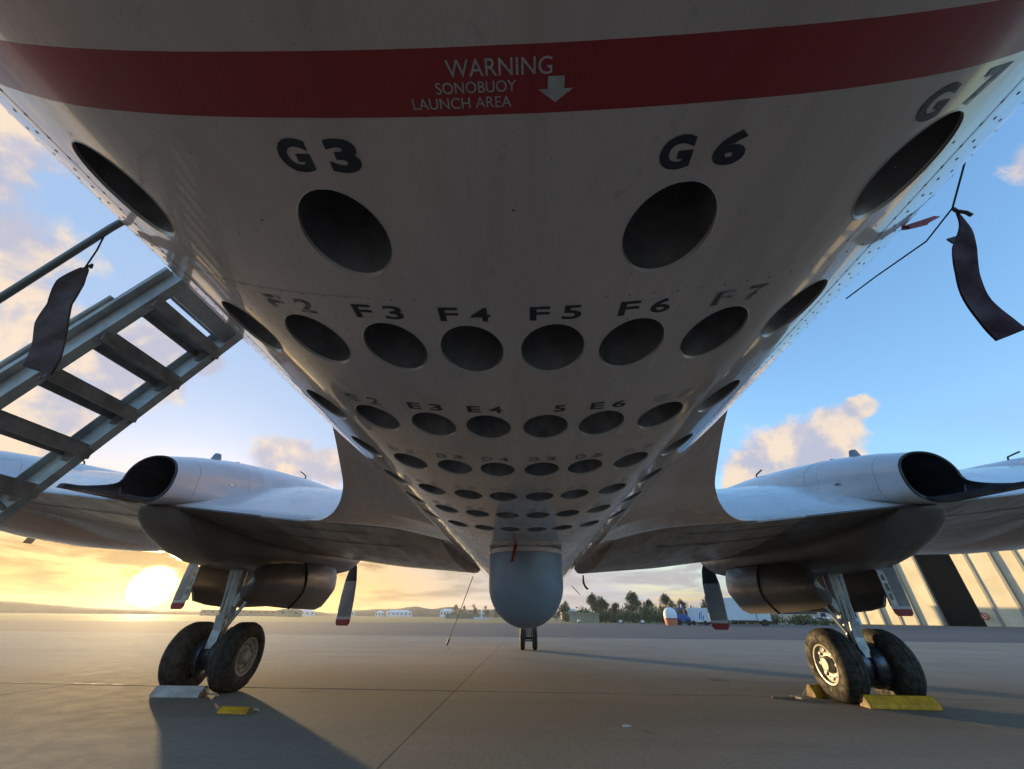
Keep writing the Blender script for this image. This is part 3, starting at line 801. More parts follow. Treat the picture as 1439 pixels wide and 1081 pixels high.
def main_gear(s):
    X = s*4.80
    m = MB()
    m.tube([(X - s*.06, -.14, 1.85), (X, -.03, 0.98)], .10, 20); m.tube([(X, -.03, 1.0), (X, -.02, .93)], [.125, .125], 20)
    leg = m.obj('main_gear_leg', MT['gear'], plane)
    c = MB(); c.tube([(X, -.02, .96), (X, 0, .43)], .062, 20); c.obj('oleo_piston', MT['steel'], leg)
    a = MB(); a.tube([(X-.42, 0, .427), (X+.42, 0, .427)], .06, 16); a.lathe([(.001,-.13),(.15,-.13),(.19,-.09),(.19,.09),(.15,.13),(.001,.13)], (X, 0, .44), 'x', 24); a.obj('axle', MT['brake'], leg)
    for sd in (-1, 1):
        bk = MB(); bk.lathe([(.06,-.09),(.24,-.09),(.275,-.05),(.28,.06),(.06,.06)], (X + sd*.13, 0, .427), 'x', 28)
        bk.obj('brake', MT['brake'], leg)
    # side rails (twin tubes), torque links, drag braces
    d = MB()
    for k in (-1, 1): d.tube([(X + k*.075 - s*.05, -.20, 1.8), (X + k*.075, -.10, 1.0)], .028, 10)
    d.tube([(X+.02, -.16, 1.35), (X+.02, -.13, .75), (X+.05, -.12, .5)], .012, 8)
    d.tube([(X-.05, -.17, 1.45), (X-.05, -.14, .9), (X-.08, -.12, .55)], .009, 8)
    d.obj('hydraulic_line', MT['gear'], leg)
    tl = MB()
    tl.obox((X, -.16, .86), (.07,0,0), (0,-.018,.10), (0,.012,.006)); tl.obox((X, -.17, .64), (.07,0,0), (0,.018,.12), (0,.012,-.004))
    bevel(tl.obj('torque_link', MT['gear'], leg, smooth=False), .006)
    br = MB()
    def plate(p0, p1, w0, w1, t):
        p0, p1 = Vector(p0), Vector(p1); ax = (p1-p0).normalized(); sd = ax.cross(Vector((0,1,0))).normalized(); nn = ax.cross(sd)
        vs = [p0 + sd*w0 + nn*t, p0 - sd*w0 + nn*t, p0 - sd*w0 - nn*t, p0 + sd*w0 - nn*t, p1 + sd*w1 + nn*t, p1 - sd*w1 + nn*t, p1 - sd*w1 - nn*t, p1 + sd*w1 - nn*t]
        br.add(vs, [(0,1,2,3),(7,6,5,4),(0,4,5,1),(1,5,6,2),(2,6,7,3),(3,7,4,0)])
    plate((X - s*.47, -.16, 1.66), (X - s*.09, -.10, 1.10), .035, .055, .03)
    plate((X - s*.35, -.08, 1.28), (X - s*.05, -.03, .82), .022, .022, .02)
    bevel(br.obj('drag_brace', MT['gear'], leg, smooth=False), .006)
    b2 = MB(); b2.tube([(X + s*.22, .05, 1.80), (X + s*.10, -.02, 1.05)], [.06, .045], 14); b2.obj('side_brace', MT['gear'], leg)
    for k in (-1, 1): tyre('tyre', X + k*.362, 0, .445, .335, leg)
    # bay doors hanging open each side of the leg
    dr = MB(); rings = []
    for (y, zb, zt, bul) in ((2.22, 1.42, 1.62, .02), (2.15, 1.25, 1.78, .06), (1.98, 1.12, 1.84, .10), (1.7, 1.06, 1.84, .13), (0.705, 1.065, 1.80, .15)):
        rings.append((y, zb, zt, bul))
    def door(rg, side, name, mt):
        d_ = MB(); rr = []
        for (y, zb, zt, bul) in rg:
            out, inn = [], []
            for k in range(12):
                q = k/11; z = zt + (zb-zt)*q; x = .61 + bul*math.sin(math.pi*min(1, q*.8 + .12)) - .16*max(0, q-.62)**1.3*2.0
                out.append((X + side*x, y, z)); inn.append((X + side*(x-.03), y, z + .015*q))
            rr.append(out + inn[::-1])
        d_.loft(rr, 0)
        return d_.obj(name, mt, plane, angle=45)
    door(rings, -s, 'gear_door', MT['soot_shade'])
    door([(0.69, 1.065, 1.78, .15), (0.1, 1.085, 1.74, .15), (-.45, 1.12, 1.66, .14), (-.64, 1.17, 1.58, .12), (-.70, 1.30, 1.5, .1)], -s, 'gear_door', MT['soot_shade'])
    door([(2.22, 1.42, 1.62, .02), (1.98, 1.12, 1.84, .0), (0.7, 1.065, 1.8, .0), (.1, 1.1, 1.74, .0), (-.22, 1.15, 1.66, .0)], s, 'gear_door', MT['soot_shade'])
    eg = MB(); x_ = X + s*.585
    def rim_plate(z0, z1): eg.box((min(x_, x_+s*.10), -.245, z0), (max(x_, x_+s*.10), -.222, z1))
    for z0, z1 in ((1.16, 1.24), (1.32, 1.36), (1.46, 1.50), (1.58, 1.64)): rim_plate(z0, z1)
    for (a_, b_) in ((0, .025), (.075, .10)): eg.box((min(x_+s*a_, x_+s*b_), -.246, 1.16), (max(x_+s*a_, x_+s*b_), -.223, 1.64))
    eg.obj('door_edge_frame', MT['gear'], leg, smooth=False)
    # door seam strap
    ss = MB(); pts_ = []
    for k in range(12):
        q = k/11; z = 1.80 + (1.06-1.80)*q; x = .612 + .15*math.sin(math.pi*min(1, q*.8 + .12)) - .16*max(0, q-.62)**1.3*2.0
        pts_.append((X - s*(x+.004), .70, z))
    ss.tube(pts_, .018, 8); ss.obj('door_seal', MT['rubber'], leg)
    # dark wheel well seen above the leg
    wb = MB(); wb.add([(X-.42,-.75,1.605),(X+.42,-.75,1.605),(X+.42,1.2,1.605),(X-.42,1.2,1.605)], [(0,1,2,3)])
    return leg
main_gear(-1); main_gear(1)

# nose gear
ng = MB(); ng.tube([(0, 9.1, 1.6), (0, 9.07, .40)], .07, 14)
nleg = ng.obj('nose_gear_leg', MT['gear'], plane)
ax = MB(); ax.tube([(-.22, 9.07, .34), (.22, 9.07, .34)], .045, 12); ax.tube([(-.1, 9.0, .62), (-.1, 8.95, .3)], .02, 8); ax.tube([(.1, 9.0, .62), (.1, 8.95, .3)], .02, 8); ax.obox((0, 8.96, .27), (.17,0,0), (0,.02,0), (0,0,.02)); ax.obj('axle', MT['brake'], nleg)
for k in (-1, 1):
    t = MB(); h = .09; R_ = .35; t.lathe([(.18,-h*.8),(.24,-h),(.31,-h*.9),(.345,-h*.6),(.35,0),(.345,h*.6),(.31,h*.9),(.24,h),(.18,h*.8)], (k*.215, 9.07, .345), 'x', 36)
    to_ = t.obj('tyre', MT['rubber'], nleg)
    r = MB(); r.lathe([(.19,k*h*.7),(.14,k*h*.5),(.05,k*h*.8),(.001,k*h*.8)], (k*.215, 9.07, .345), 'x', 24); r.obj('rim', MT['rim'], nleg)

# rounded sensor pod under the belly, front of the tube rows
pd = MB(); pr_ = [(.338, 1.62), (.338, 1.24)]
for i in range(1, 15):
    a = math.pi/2*i/14; pr_.append((max(.001, .338*math.cos(a)), 1.235 - .345*math.sin(a)))
pd.lathe([(r, z) for r, z in pr_], (-.008, -3.08, 0), 'z', 56)
pod = pd.obj('sensor_pod', MT['pod'], plane)
pc = MB(); pc.lathe([(.352,1.505),(.346,1.47),(.340,1.468)], (-.008, -3.08, 0), 'z', 56); pc.obj('pod_collar', MT['skin'], pod)
# blade aerial under the forward belly and stubs under the wing
for (x, y, z, dz_) in ((-9.9, .8, 2.42, -.28), (9.9, .8, 2.42, -.28)):
    a = MB(); a.obox((x, y, z + dz_/2), (.02,0,0), (0,.07,0), (0,.04,-dz_/2)); bevel(a.obj('blade_aerial', MT['under'], plane, smooth=False), .01)

# wire aerial on the right side
wa = MB(); wa.tube([(1.70,-6.75,3.05),(1.73,-6.0,2.395),(1.735,-5.86,2.37),(1.72,-5.62,2.41),(1.72,-5.44,2.44)], .0035, 6)
wa.obj('wire_aerial', MT['cord'], plane)

# ================================================================== BOARDING LADDER
lad = thing('boarding_ladder', 'grey-green metal boarding ladder with wide treads leaning down from the left side of the fuselage', 'ladder', (-3.3, -5.5, 0))
LO = Vector((-3.3, -5.5, 0))
top = Vector((-1.70, 0, 2.40)); dn_ = Vector((-.573, 0, -.820)).normalized(); nv = Vector((-.820, 0, .573))   # along, and up-facing normal
Lm = (2.40)/abs(dn_.z)
YA, YB = -5.745, -5.29
def LP(t, y, q=0.0): p = top + dn_*t + nv*q; return Vector((p.x, y, p.z)) - LO
for yy_, sg in ((YA, 1), (YB, -1)):
    r = MB(); c = (LP(0, yy_) + LP(Lm, yy_))/2; hl2 = Lm/2
    r.obox(c, dn_*hl2, Vector((0, .004, 0)), nv*.065)                                  # web
    for q in (-.065, .065): r.obox(c + nv*q + Vector((0, sg*.018, 0)), dn_*hl2, Vector((0, .022, 0)), nv*.004)   # flanges
    if sg == 1: r.obox(c + nv*.02 + Vector((0, -.02, 0)), dn_*hl2, Vector((0,.016,0)), nv*.012)
    bevel(r.obj('side_rail', MT['ladder'], lad, smooth=False), .002)
k = 0.165
while k < Lm - .1:
    t_ = MB(); c = LP(k, (YA+YB)/2)
    t_.obox(c, Vector((.075,0,0)), Vector((0,(YB-YA)/2-.008,0)), Vector((0,0,.006)))
    t_.obox(c + Vector((.07,0,-.03)), Vector((.006,0,0)), Vector((0,(YB-YA)/2-.008,0)), Vector((0,0,.03)))
    t_.obox(c + Vector((-.07,0,-.02)), Vector((.005,0,0)), Vector((0,(YB-YA)/2-.008,0)), Vector((0,0,.02)))
    for e_ in (YA+.012, YB-.012):
        t_.obox(Vector((c.x, e_-LO.y, c.z-.035)), Vector((.06,0,0)), Vector((0,.004,0)), Vector((0,0,.03)))
    o = t_.obj('tread', [MT['tread']], lad, smooth=False); bevel(o, .003)
    for e_ in (YA+.07, YB-.07):
        bt = MB(); bt.lathe([(.001,-.012),(.009,-.011),(.010,-.004)], (c.x, e_-LO.y, c.z), 'z', 10); bt.obj('bolt_head', MT['lip'], o)
    k += .238
th = MB(); th.obox(LP(.03, (YA+YB)/2), dn_*.05, Vector((0,(YB-YA)/2,0)), nv*.03); th.obox(LP(-.01, (YA+YB)/2, .03), dn_*.03, Vector((0,(YB-YA)/2,0)), nv*.012)
th.obox(LP(.085, (YA+YB)/2, .05), dn_*.008, Vector((0,(YB-YA)/2,0)), nv*.008)
bevel(th.obj('top_hook', MT['ladder'], lad, smooth=False), .004)
db = MB(); db.tube([LP(1.02, YA+.02, -.05), LP(1.22, YB-.02, -.05)], .010, 8); db.tube([LP(1.9, YA+.02, -.05), LP(2.1, YB-.02, -.05)], .010, 8); db.obj('diagonal_brace', MT['ladder'], lad)
hp = MB()
hp.tube([LP(.25, YA-.03, .05), LP(.55, YA-.03, .055), LP(1.2, YA-.03, .055), LP(1.5, YA-.03, .05)], .016, 10)
for k in (.3, 1.45): hp.tube([LP(k, YA-.03, .05), LP(k, YA, .02)], .02, 10)
hp.obj('rail_tube', MT['ladder'], lad)
hr = MB(); h0 = Vector((-1.735,-6.03,2.375)) - LO; h1 = Vector((-1.94,-6.03,1.975)) - LO; hd_ = (h1-h0)
hr.tube([h0 + Vector((.04,.0,.06)), h0, h0 + hd_*1.0, h0 + hd_*3.2, h0 + hd_*3.5 + Vector((-.05,.05,-.12)), LP(2.35, YA-.02, .02)], .0135, 12)
hr.obj('handrail', MT['railtube'], lad)
hb = MB(); hb.tube([h0 + Vector((.04,0,.06)), Vector((-1.40,-6.05,2.43))-LO], .016, 8); hb.obj('handrail_bracket', MT['railtube'], lad)

# ================================================================== STREAMERS
def ribbon(name, label, spine, width, m, frame_dirs, cat='streamer', th=.002):
    t = thing(name, label, cat, spine[0])
    o0 = Vector(spine[0]); b = MB(); rings = []
    # smooth the spine
    P_ = [Vector(p)-o0 for p in spine]; F_ = [Vector(f).normalized() for f in frame_dirs]
    M_ = 28
    for i in range(M_+1):
        q = i/M_*(len(P_)-1); k = min(int(q), len(P_)-2); u = q-k
        p0, p1, p2, p3 = P_[max(k-1,0)], P_[k], P_[k+1], P_[min(k+2, len(P_)-1)]
        p = .5*((2*p1) + (p2-p0)*u + (2*p0-5*p1+4*p2-p3)*u*u + (3*p1-p0-3*p2+p3)*u**3)
        f = F_[k].lerp(F_[k+1], u).normalized()
        tt = (p2-p1).normalized(); nn = f.cross(tt).normalized()
        wq = width[k] + (width[k+1]-width[k])*u
        rings.append([p + f*wq/2 + nn*th, p + nn*(th + .004*math.sin(i*.7)), p - f*wq/2 + nn*th, p - f*wq/2 - nn*th, p + nn*(-th + .004*math.sin(i*.7)), p + f*wq/2 - nn*th])
    b.loft(rings, 0)
    b.obj('ribbon_strip', m, t, angle=60)
    return t, o0
t, o0 = ribbon('warning_streamer', 'faded dark cloth streamer hanging on a cord from the handrail beside the boarding ladder', [(-1.755,-6.0,2.165),(-1.765,-6.0,2.09),(-1.735,-6.0,1.97),(-1.695,-6.0,1.86),(-1.64,-6.0,1.75),(-1.62,-6.0,1.67)], [.025,.085,.115,.115,.12,.125], MT['ribbonL'],
               [(1,.2,.1),(1,.3,.05),(1,-.1,-.12),(1,.2,-.2),(1,.1,-.3),(1,0,-.3)], th=.0035)
c_ = MB(); c_.tube([Vector((-1.745,-6.03,2.36))-o0, Vector((-1.75,-6.01,2.26))-o0, Vector((0,0,0))], .003, 6); c_.tube([Vector((0,0,.0)), Vector((.02,0,.02)), Vector((.025,0,.0))], .005, 6); c_.obj('cord', MT['cord'], t)
t, o0 = ribbon('warning_streamer', 'dark maroon streamer curling below the wire on the right side of the fuselage', [(1.735,-6.0,2.375),(1.705,-6.0,2.27),(1.64,-6.0,2.16),(1.575,-6.0,2.03),(1.535,-6.0,1.91),(1.54,-6.0,1.80),(1.55,-6.0,1.755)], [.03,.075,.075,.085,.095,.115,.125], MT['ribbon'],
               [(.6,.4,.5),(1,.25,.35),(1,-.1,-.1),(1,.1,-.05),(1,.1,.0),(1,.0,.30),(1,0,.38)], th=.0035)
c_ = MB(); c_.tube([Vector((1.73,-6.0,2.392))-o0, Vector((0,0,0)), Vector((.03,0,-.01)), Vector((.04,.0,-.03))], .007, 6); c_.obox(Vector((1.628,-6.0,2.205))-o0, (.018,0,.006), (0,.003,0), (.004,0,-.012)); c_.obj('cord', MT['cord'], t)
t, o0 = ribbon('red_cover_strap', 'red cloth strap pulled from the right fuselage side towards the wire', [(.90,-6.39,1.785),(1.07,-6.285,1.915),(1.22,-6.2,2.03),(1.36,-6.14,2.13),(1.50,-6.09,2.225)], [.08,.11,.09,.045,.02], MT['redcloth'], [(0,.6,.8),(.1,.7,.7),(-.1,.7,.7),(0,.6,.8),(0,.6,.8)], 'strap')
t, o0 = ribbon('pod_streamer', 'small red ribbon hanging from the belly over the blue-grey pod', [(-.09,-3.47,1.52),(-.10,-3.50,1.46),(-.115,-3.50,1.40),(-.12,-3.48,1.375)], [.03,.03,.022,.04], MT['redcloth'], [(1,0,.2),(1,.3,.2),(1,-.2,.2),(1,0,.2)], th=.002)
t, o0 = ribbon('nose_streamer', 'thin brownish red ribbon hanging under the fuselage right of the pod', [(1.37,3.6,1.87),(1.365,3.6,1.72),(1.40,3.6,1.62),(1.46,3.6,1.56)], [.03,.05,.05,.06], MT['redcloth'], [(1,0,.1),(1,0,0),(1,0,.3),(1,0,.5)])

# ================================================================== TIE-DOWN CABLE
td = thing('tie_down_cable', 'thin tie-down cable running down to a ring in the apron left of the nose wheels', 'cable', (-2.8, 8.73, 0)); o0 = Vector((-2.8, 8.73, 0))
c_ = MB(); e0 = Vector((-1.50, 4.7, 1.92)) - o0; e1 = Vector((-.0,.0,.12)); c_.tube([e0, e0.lerp(e1, .5) + Vector((0,0,-.03)), e1], .012, 8); c_.obj('cable', MT['cord'], td)
c_ = MB(); dd = (e0-e1).normalized(); c_.tube([e1 + dd*.55, e1 + dd*.5, e1 + dd*.12, e1], [.015,.035,.035,.015], 10); c_.obj('turnbuckle', MT['seam'], td)
c_ = MB(); c_.tube([(-.10,0,0.0),(-.06,0,.08),(.0,0,.13),(.06,0,.08),(.10,0,0.0)], .012, 8); c_.obj('anchor_ring', MT['steel'], td)
# rope slack cable on the right of the pod
t = MB(); t.tube([(1.05, 3.4, 1.62), (1.25, 3.5, 1.44)], .008, 6); o = t.obj('loose_cord', MT['cord']); tag(o, 'short loose cord hanging under the fuselage just right of the pod', 'cord')

# ================================================================== CHOCKS AND SMALL THINGS ON THE APRON
def chock(name, label, c, length, ang, m, h=.15, d=.17, rope=None):
    t = thing(name, label, 'wheel chock', c, 'wheel chocks on the apron'); t.rotation_euler = (0,0,R(ang))
    b = MB(); l = length/2
    sec = [(-d/2,0),(d/2,0),(d/2,h*.30),(d*.12,h),(-d*.12,h),(-d/2,h*.30)]
    b.loft([[(x, y, z) for y, z in sec] for x in (-l, l)], 0)
    bevel(b.obj('chock_block', m, t, smooth=False), .008)
    for x in (-l-.004, l+.004):
        e_ = MB(); e_.loft([[(x + dx_, y*.96, z*.97+.003) for y, z in sec] for dx_ in (-.003, .003)], 0)
        e_.obj('end_plate', MT['wood'], t, smooth=False)
    rp = MB(); rp.tube([(-l-.02, 0, h*.6), (-l-.08, .03, h*.2), (-l-.13, .0, .015), (-l-.22, -.05, .012), (-l-.30, .02, .012)] if rope is None else rope, .012, 8)
    rp.obj('pull_rope', MT['rope'], t)
    return t
chock('wheel_chock', 'long bright yellow chock behind the twin wheels of the right main gear', (4.84, -.38, 0), .86, -2, MT['yellow'], .135, .2, [(.43,0,.1),(.46,.05,.03),(.45,.12,.012),(.38,.16,.012)])
chock('wheel_chock', 'worn white chock against the twin wheels of the left main gear', (-4.80, -.46, 0), .66, 2, MT['chockwhite'], .12, .2, [(.33,0,.1),(.37,.03,.03),(.42,.12,.012),(.50,.05,.012)])
chock('wheel_chock', 'small orange-yellow chock in front of the inner wheel of the right main gear', (4.27, .40, 0), .20, 14, MT['yellow'], .15, .16, [(-.17,0,.08),(-.3,-.05,.02),(-.45,.02,.012),(-.42,-.16,.012)])
chock('wheel_chock', 'yellow chock with a rope lying on the apron behind the left main gear', (-3.38, -1.40, 0), .36, -4, MT['yellow'], .06, .13, [(-.17,.05,.05),(-.22,.02,.02),(-.2,.14,.02),(.0,.17,.015),(.2,.13,.012)])
rs = MB(); rs.obox((0,0,.014), (.15,-.03,0), (.006,.02,0), (0,0,.014)); o = bevel(rs.obj('wooden_stick', MT['wood'], loc=(3.68,.22,0), smooth=False), .004); tag(o, 'short pale wooden stick lying left of the right main wheels', 'stick')
pp = MB(); pp.add([(-.055,-.02,.004),(.05,-.024,.012),(.055,.02,.006),(-.05,.018,.016),(0,0,.022)], [(0,1,4),(1,2,4),(2,3,4),(3,0,4)]); o = pp.obj('litter_scrap', mat('white_paper', (.75,.74,.72), .7), loc=(1.03,-1.69,0), smooth=False); tag(o, 'small white scrap of paper lying alone on the apron', 'litter')

# ================================================================== HANGAR
MT['hangar'] = mat('hangar_cream_sheet', (0.80, 0.71, 0.50), 0.6, var=0.12, vscale=.3)
MT['hangarcol'] = mat('hangar_column_grey', (0.30, 0.29, 0.27), 0.6)
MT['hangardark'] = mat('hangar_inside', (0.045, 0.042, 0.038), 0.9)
MT['white_wall'] = mat('white_wall', (0.75, 0.76, 0.78), 0.6, var=.1, vscale=.6)
MT['window'] = mat('window_glass', (0.03, 0.035, 0.045), 0.12)
MT['roofwhite'] = mat('white_roof', (0.78, 0.78, 0.78), 0.6)
MT['tan_wall'] = mat('tan_wall', (0.42, 0.33, 0.22), 0.8, var=.2, vscale=.4)
hg = thing('hangar', 'tall cream hangar with sliding doors standing open beyond the right wing', 'hangar', (96, 118, 0)); HO = Vector((96, 118, 0))
hdir = Vector((.24, -.97, 0)).normalized(); hn = Vector((-hdir.y*-1, 0, 0))
hn = Vector((-.97, -.24, 0))            # faces the apron, towards the low sun
HL, HH = 78.0, 24.0
def HP(t, q, z): return hdir*t + hn*q + Vector((0, 0, z))
x = 0.0; doors = []
bk = MB(); bk.obox(HP(HL/2-5, -20, HH/2), hdir*(HL/2+5), hn*.3, Vector((0,0,HH/2))); bk.obox(HP(-9.6, -10, HH/2), hdir*.3, hn*10, Vector((0,0,HH/2))); bk.obox(HP(HL, -10, HH/2), hdir*.3, hn*10, Vector((0,0,HH/2))); bk.obox(HP(HL/2-5, .5, HH-2), hdir*(HL/2+5), hn*.6, Vector((0,0,2)))
bk.obj('hangar_wall', MT['hangar'], hg, smooth=False)
rf = MB(); rf.obox(HP(HL/2-5, -9.5, HH+.4), hdir*(HL/2+5.5), hn*11, Vector((0,0,.4))); rf.obj('roof', MT['roofwhite'], hg, smooth=False)
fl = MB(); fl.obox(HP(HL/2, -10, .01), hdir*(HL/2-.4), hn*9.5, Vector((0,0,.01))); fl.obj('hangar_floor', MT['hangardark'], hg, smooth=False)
ib = MB(); ib.obox(HP(HL/2, -12, HH/2-1), hdir*(HL/2-.5), hn*.1, Vector((0,0,HH/2-1.2))); ib.obj('inner_dark_sheet', MT['hangardark'], hg, smooth=False)  # near-black sheet: the dimness inside the open hangar is given by colour
panels = [(-9, -5.0), (-4.7, -.3), (0.0, 4.2), (4.5, 8.2), (8.5, 13.8), ('gap', 14.0, 21.4), (21.6, 24.6), (24.9, 29.0), (29.3, 33.2), (33.5, 39.0), (39.3, 44.8), (45.1, 50.6), (50.9, 56.4), (56.7, 62.2), (62.5, 68), (68.3, 73), (73.3, 77.6)]
for i, p in enumerate(panels):
    if p[0] == 'gap': continue
    a, b_ = p; d_ = MB(); qd = 0.35 if i % 2 else -0.1
    d_.obox(HP((a+b_)/2, qd, HH/2-1), hdir*((b_-a)/2), hn*.08, Vector((0,0,HH/2-1)))
    o = d_.obj('door_panel', MT['hangar'], hg, smooth=False)
    r = MB()
    for z in (4.4, 9, 13.6, 18.2): r.obox(HP((a+b_)/2, qd+.10, z), hdir*((b_-a)/2), hn*.03, Vector((0,0,.07)))
    r.obj('door_rib', MT['hangar'], o, smooth=False)
    c_ = MB(); c_.obox(HP(b_+.15, .3, HH/2-1), hdir*.26, hn*.35, Vector((0,0,HH/2-1))); c_.obj('door_post', MT['hangarcol'], hg, smooth=False)
rg = MB(); rg.lathe([(.55,-.06),(.75,-.06),(.75,.06),(.55,.06),(.55,-.06)], (0,0,0), 'x', 24); rg.obox((0,0,0), (.05,0,0), (0,.08,.08), (0,.5,-.5))
o = rg.obj('no_entry_sign', mat('sign_red', (.45,.06,.05), .5), hg, loc=HP(22.6, .8, 1.9)); o.rotation_euler = (0,0,math.atan2(hn.y, hn.x))

# ================================================================== DISTANT THINGS
def pol(az, d, z=0.0): return Vector((.0139 + d*math.sin(R(az)), -7.017 + d*math.cos(R(az)), z))
# hills
def hill(name, pts_, depth, m, d):
    h_ = MB(); rings = []
    pts2 = []
    for i in range(len(pts_)-1):
        for k in range(6):
            q = k/6; az = pts_[i][0] + (pts_[i+1][0]-pts_[i][0])*q; el = pts_[i][1] + (pts_[i+1][1]-pts_[i][1])*(3*q*q-2*q**3)
            pts2.append((az, el))
    pts2.append(pts_[-1])
    rows_ = []
    for (dd, k) in ((0, 0), (.12, .45), (.3, .8), (.5, 1.0), (.75, .7), (1.0, 0)):
        rows_.append([tuple(pol(az, d + dd*depth + 4*math.sin(az*3.1+dd*5), (max(0, math.tan(R(el))*d + .98)*k*(1 + random.uniform(-.05,.05))) - .3)) for az, el in pts2])
    vs = [p for r in rows_ for p in r]; n = len(pts2); fs = []
    for i in range(len(rows_)-1):
        for j in range(n-1): fs.append((i*n+j, i*n+j+1, (i+1)*n+j+1, (i+1)*n+j))
    h_.add(vs, fs)
    return structure(h_.obj(name, m))
MT['hill'] = mat('wooded_hill', (0.075, 0.085, 0.05), 0.95, var=.5, vscale=.03, bump=.6, bscale=.3, coord='Object')
hill('hills', [(-75,.2),(-66,1.2),(-60,1.6),(-54,1.45),(-50,.9),(-45,.5),(-38,.35),(-32,.4),(-27,.5),(-24,.25),(-21,.7),(-17.5,.9),(-14.5,1.25),(-12.5,.95),(-10,1.3),(-8,.9),(-5,1.0),(0,.9),(6,.7),(12,.8),(20,.9),(30,.8),(42,.5),(60,.3)], 240, MT['hill'], 520)

MT['leaf'] = mat('casuarina_foliage', (0.085, 0.092, 0.045), 0.8, var=.4, vscale=.8, base2=(0.115, 0.11, 0.05))
MT['leaf2'] = mat('hedge_foliage', (0.085, 0.115, 0.040), 0.8, base2=(0.12, 0.12, 0.05), vscale=.6)
MT['bark'] = mat('grey_bark', (0.10, 0.085, 0.065), 0.9, var=.3, vscale=5)
def leaf_cloud(b, c, rx, rz, n, size, up=0.5, rnd=random):
    for _ in range(n):
        while True:
            p = Vector((rnd.uniform(-1,1), rnd.uniform(-1,1), rnd.uniform(-1,1)))
            if p.length < 1 and p.length > .25: break
        q = Vector((c[0] + p.x*rx, c[1] + p.y*rx, c[2] + p.z*rz))
        d1 = Vector((rnd.gauss(0,1), rnd.gauss(0,1), rnd.gauss(up,1))).normalized(); d2 = d1.orthogonal().normalized()
        d2 = (Matrix.Rotation(rnd.uniform(0, 6.28), 3, d1) @ d2)
        l = size*rnd.uniform(.6, 1.5); w_ = size*rnd.uniform(.12, .32)
        b.add([q - d2*w_, q + d1*l*.5 - d2*w_*.6, q + d1*l, q + d1*l*.5 + d2*w_*.6, q + d2*w_], [(0,1,2,3,4)])
def tree(label, base, h_, wd, m, seed, clumps=14, lean=0.0):
    rnd = random.Random(seed); t = thing('tree', label, 'tree', base, 'trees behind the far edge of the apron')
    tr = MB(); tr.tube([(0,0,-.3),(lean*.3,0,h_*.35),(lean*.8,0.1,h_*.7),(lean,0,h_*.93)], [.22*h_/8,.17*h_/8,.10*h_/8,.03*h_/8], 8)
    cl = []
    for k in range(clumps):
        z = h_*rnd.uniform(.08, .97); rad = wd*(1 - (z/h_)**1.6)*.8 + .25
        a = rnd.uniform(0, 6.28); rr = rad*rnd.uniform(.25, 1.0); c = (math.cos(a)*rr + lean*z/h_, math.sin(a)*rr, z); cl.append((c, rad))
        tr.tube([(lean*z/h_*.8, 0, z*.72), (c[0]*.6, c[1]*.6, z*.9), c], [.06*h_/8, .04*h_/8, .015*h_/8], 5)
    tr.obj('trunk', MT['bark'], t)
    b = MB()
    for c, rad in cl:
        leaf_cloud(b, c, wd*rnd.uniform(.18,.34), h_*rnd.uniform(.10,.18), 110, h_*.06, 1.3, rnd)
        if rnd.random() < .8: leaf_cloud(b, (c[0]*1.1, c[1]*1.1, c[2] + h_*.11), wd*.07, h_*.11, 30, h_*.055, 2.2, rnd)
    leaf_cloud(b, (lean, 0, h_*.95), wd*.09, h_*.12, 46, h_*.05, 2.4, rnd)
    b.obj('crown', m, t, smooth=False)
    return t
tl_ = [(8.0, 2.35, 118, 2.6, 'tall feathery casuarina at the left end of the row right of the pod', .4), (9.6, 2.1, 120, 2.2, 'slender feathery casuarina second from the left in the row', -.6), (11.0, 1.45, 122, 2.4, 'low dark tree in the dip between two taller casuarinas', 0), (13.0, 2.5, 124, 3.0, 'tallest dark casuarina in the middle of the row with a ragged top', .5),
       (14.8, 1.75, 122, 2.6, 'rounded dark tree just right of the tallest casuarina', .2), (17.2, 2.15, 126, 2.6, 'spreading ragged tree above the white and orange dome', -.4), (18.6, 1.7, 128, 2.2, 'small leaning tree above the blue tractor', .5), (21.6, 2.0, 132, 2.6, 'loose brownish tree above the white panel', .3), (23.2, 1.5, 134, 2.6, 'bushy tree beside the propeller blade of the right inner engine', 0),
       (4.6, 1.5, 150, 2.6, 'tree peeping out just right of the pod', .3), (26.5, 1.7, 140, 3.0, 'tree mostly hidden by the right inner propeller blade', .2)]
for i, (az, el, d, wd, lb, ln) in enumerate(tl_):
    tree(lb, tuple(pol(az, d)), math.tan(R(el))*d + .98, wd*1.55, MT['leaf'], 100+i, 26, ln)
for i, (az, d, h_) in enumerate([(-4.3, 330, 6.5), (-5.6, 330, 5.6), (-7.0, 330, 6.2), (-8.3, 330, 5.4), (-9.4, 330, 6.0), (2.6, 200, 4.2)]):
    tree(['tree at the right end of the far dark row, next to the pod', 'second far tree left of the pod', 'third far tree left of the pod', 'fourth far tree left of the pod', 'far tree nearest the tie-down cable', 'far tree low beside the right edge of the pod'][i], tuple(pol(az, d)), h_*1.25, 5.0, MT['leaf'], 300+i, 9)
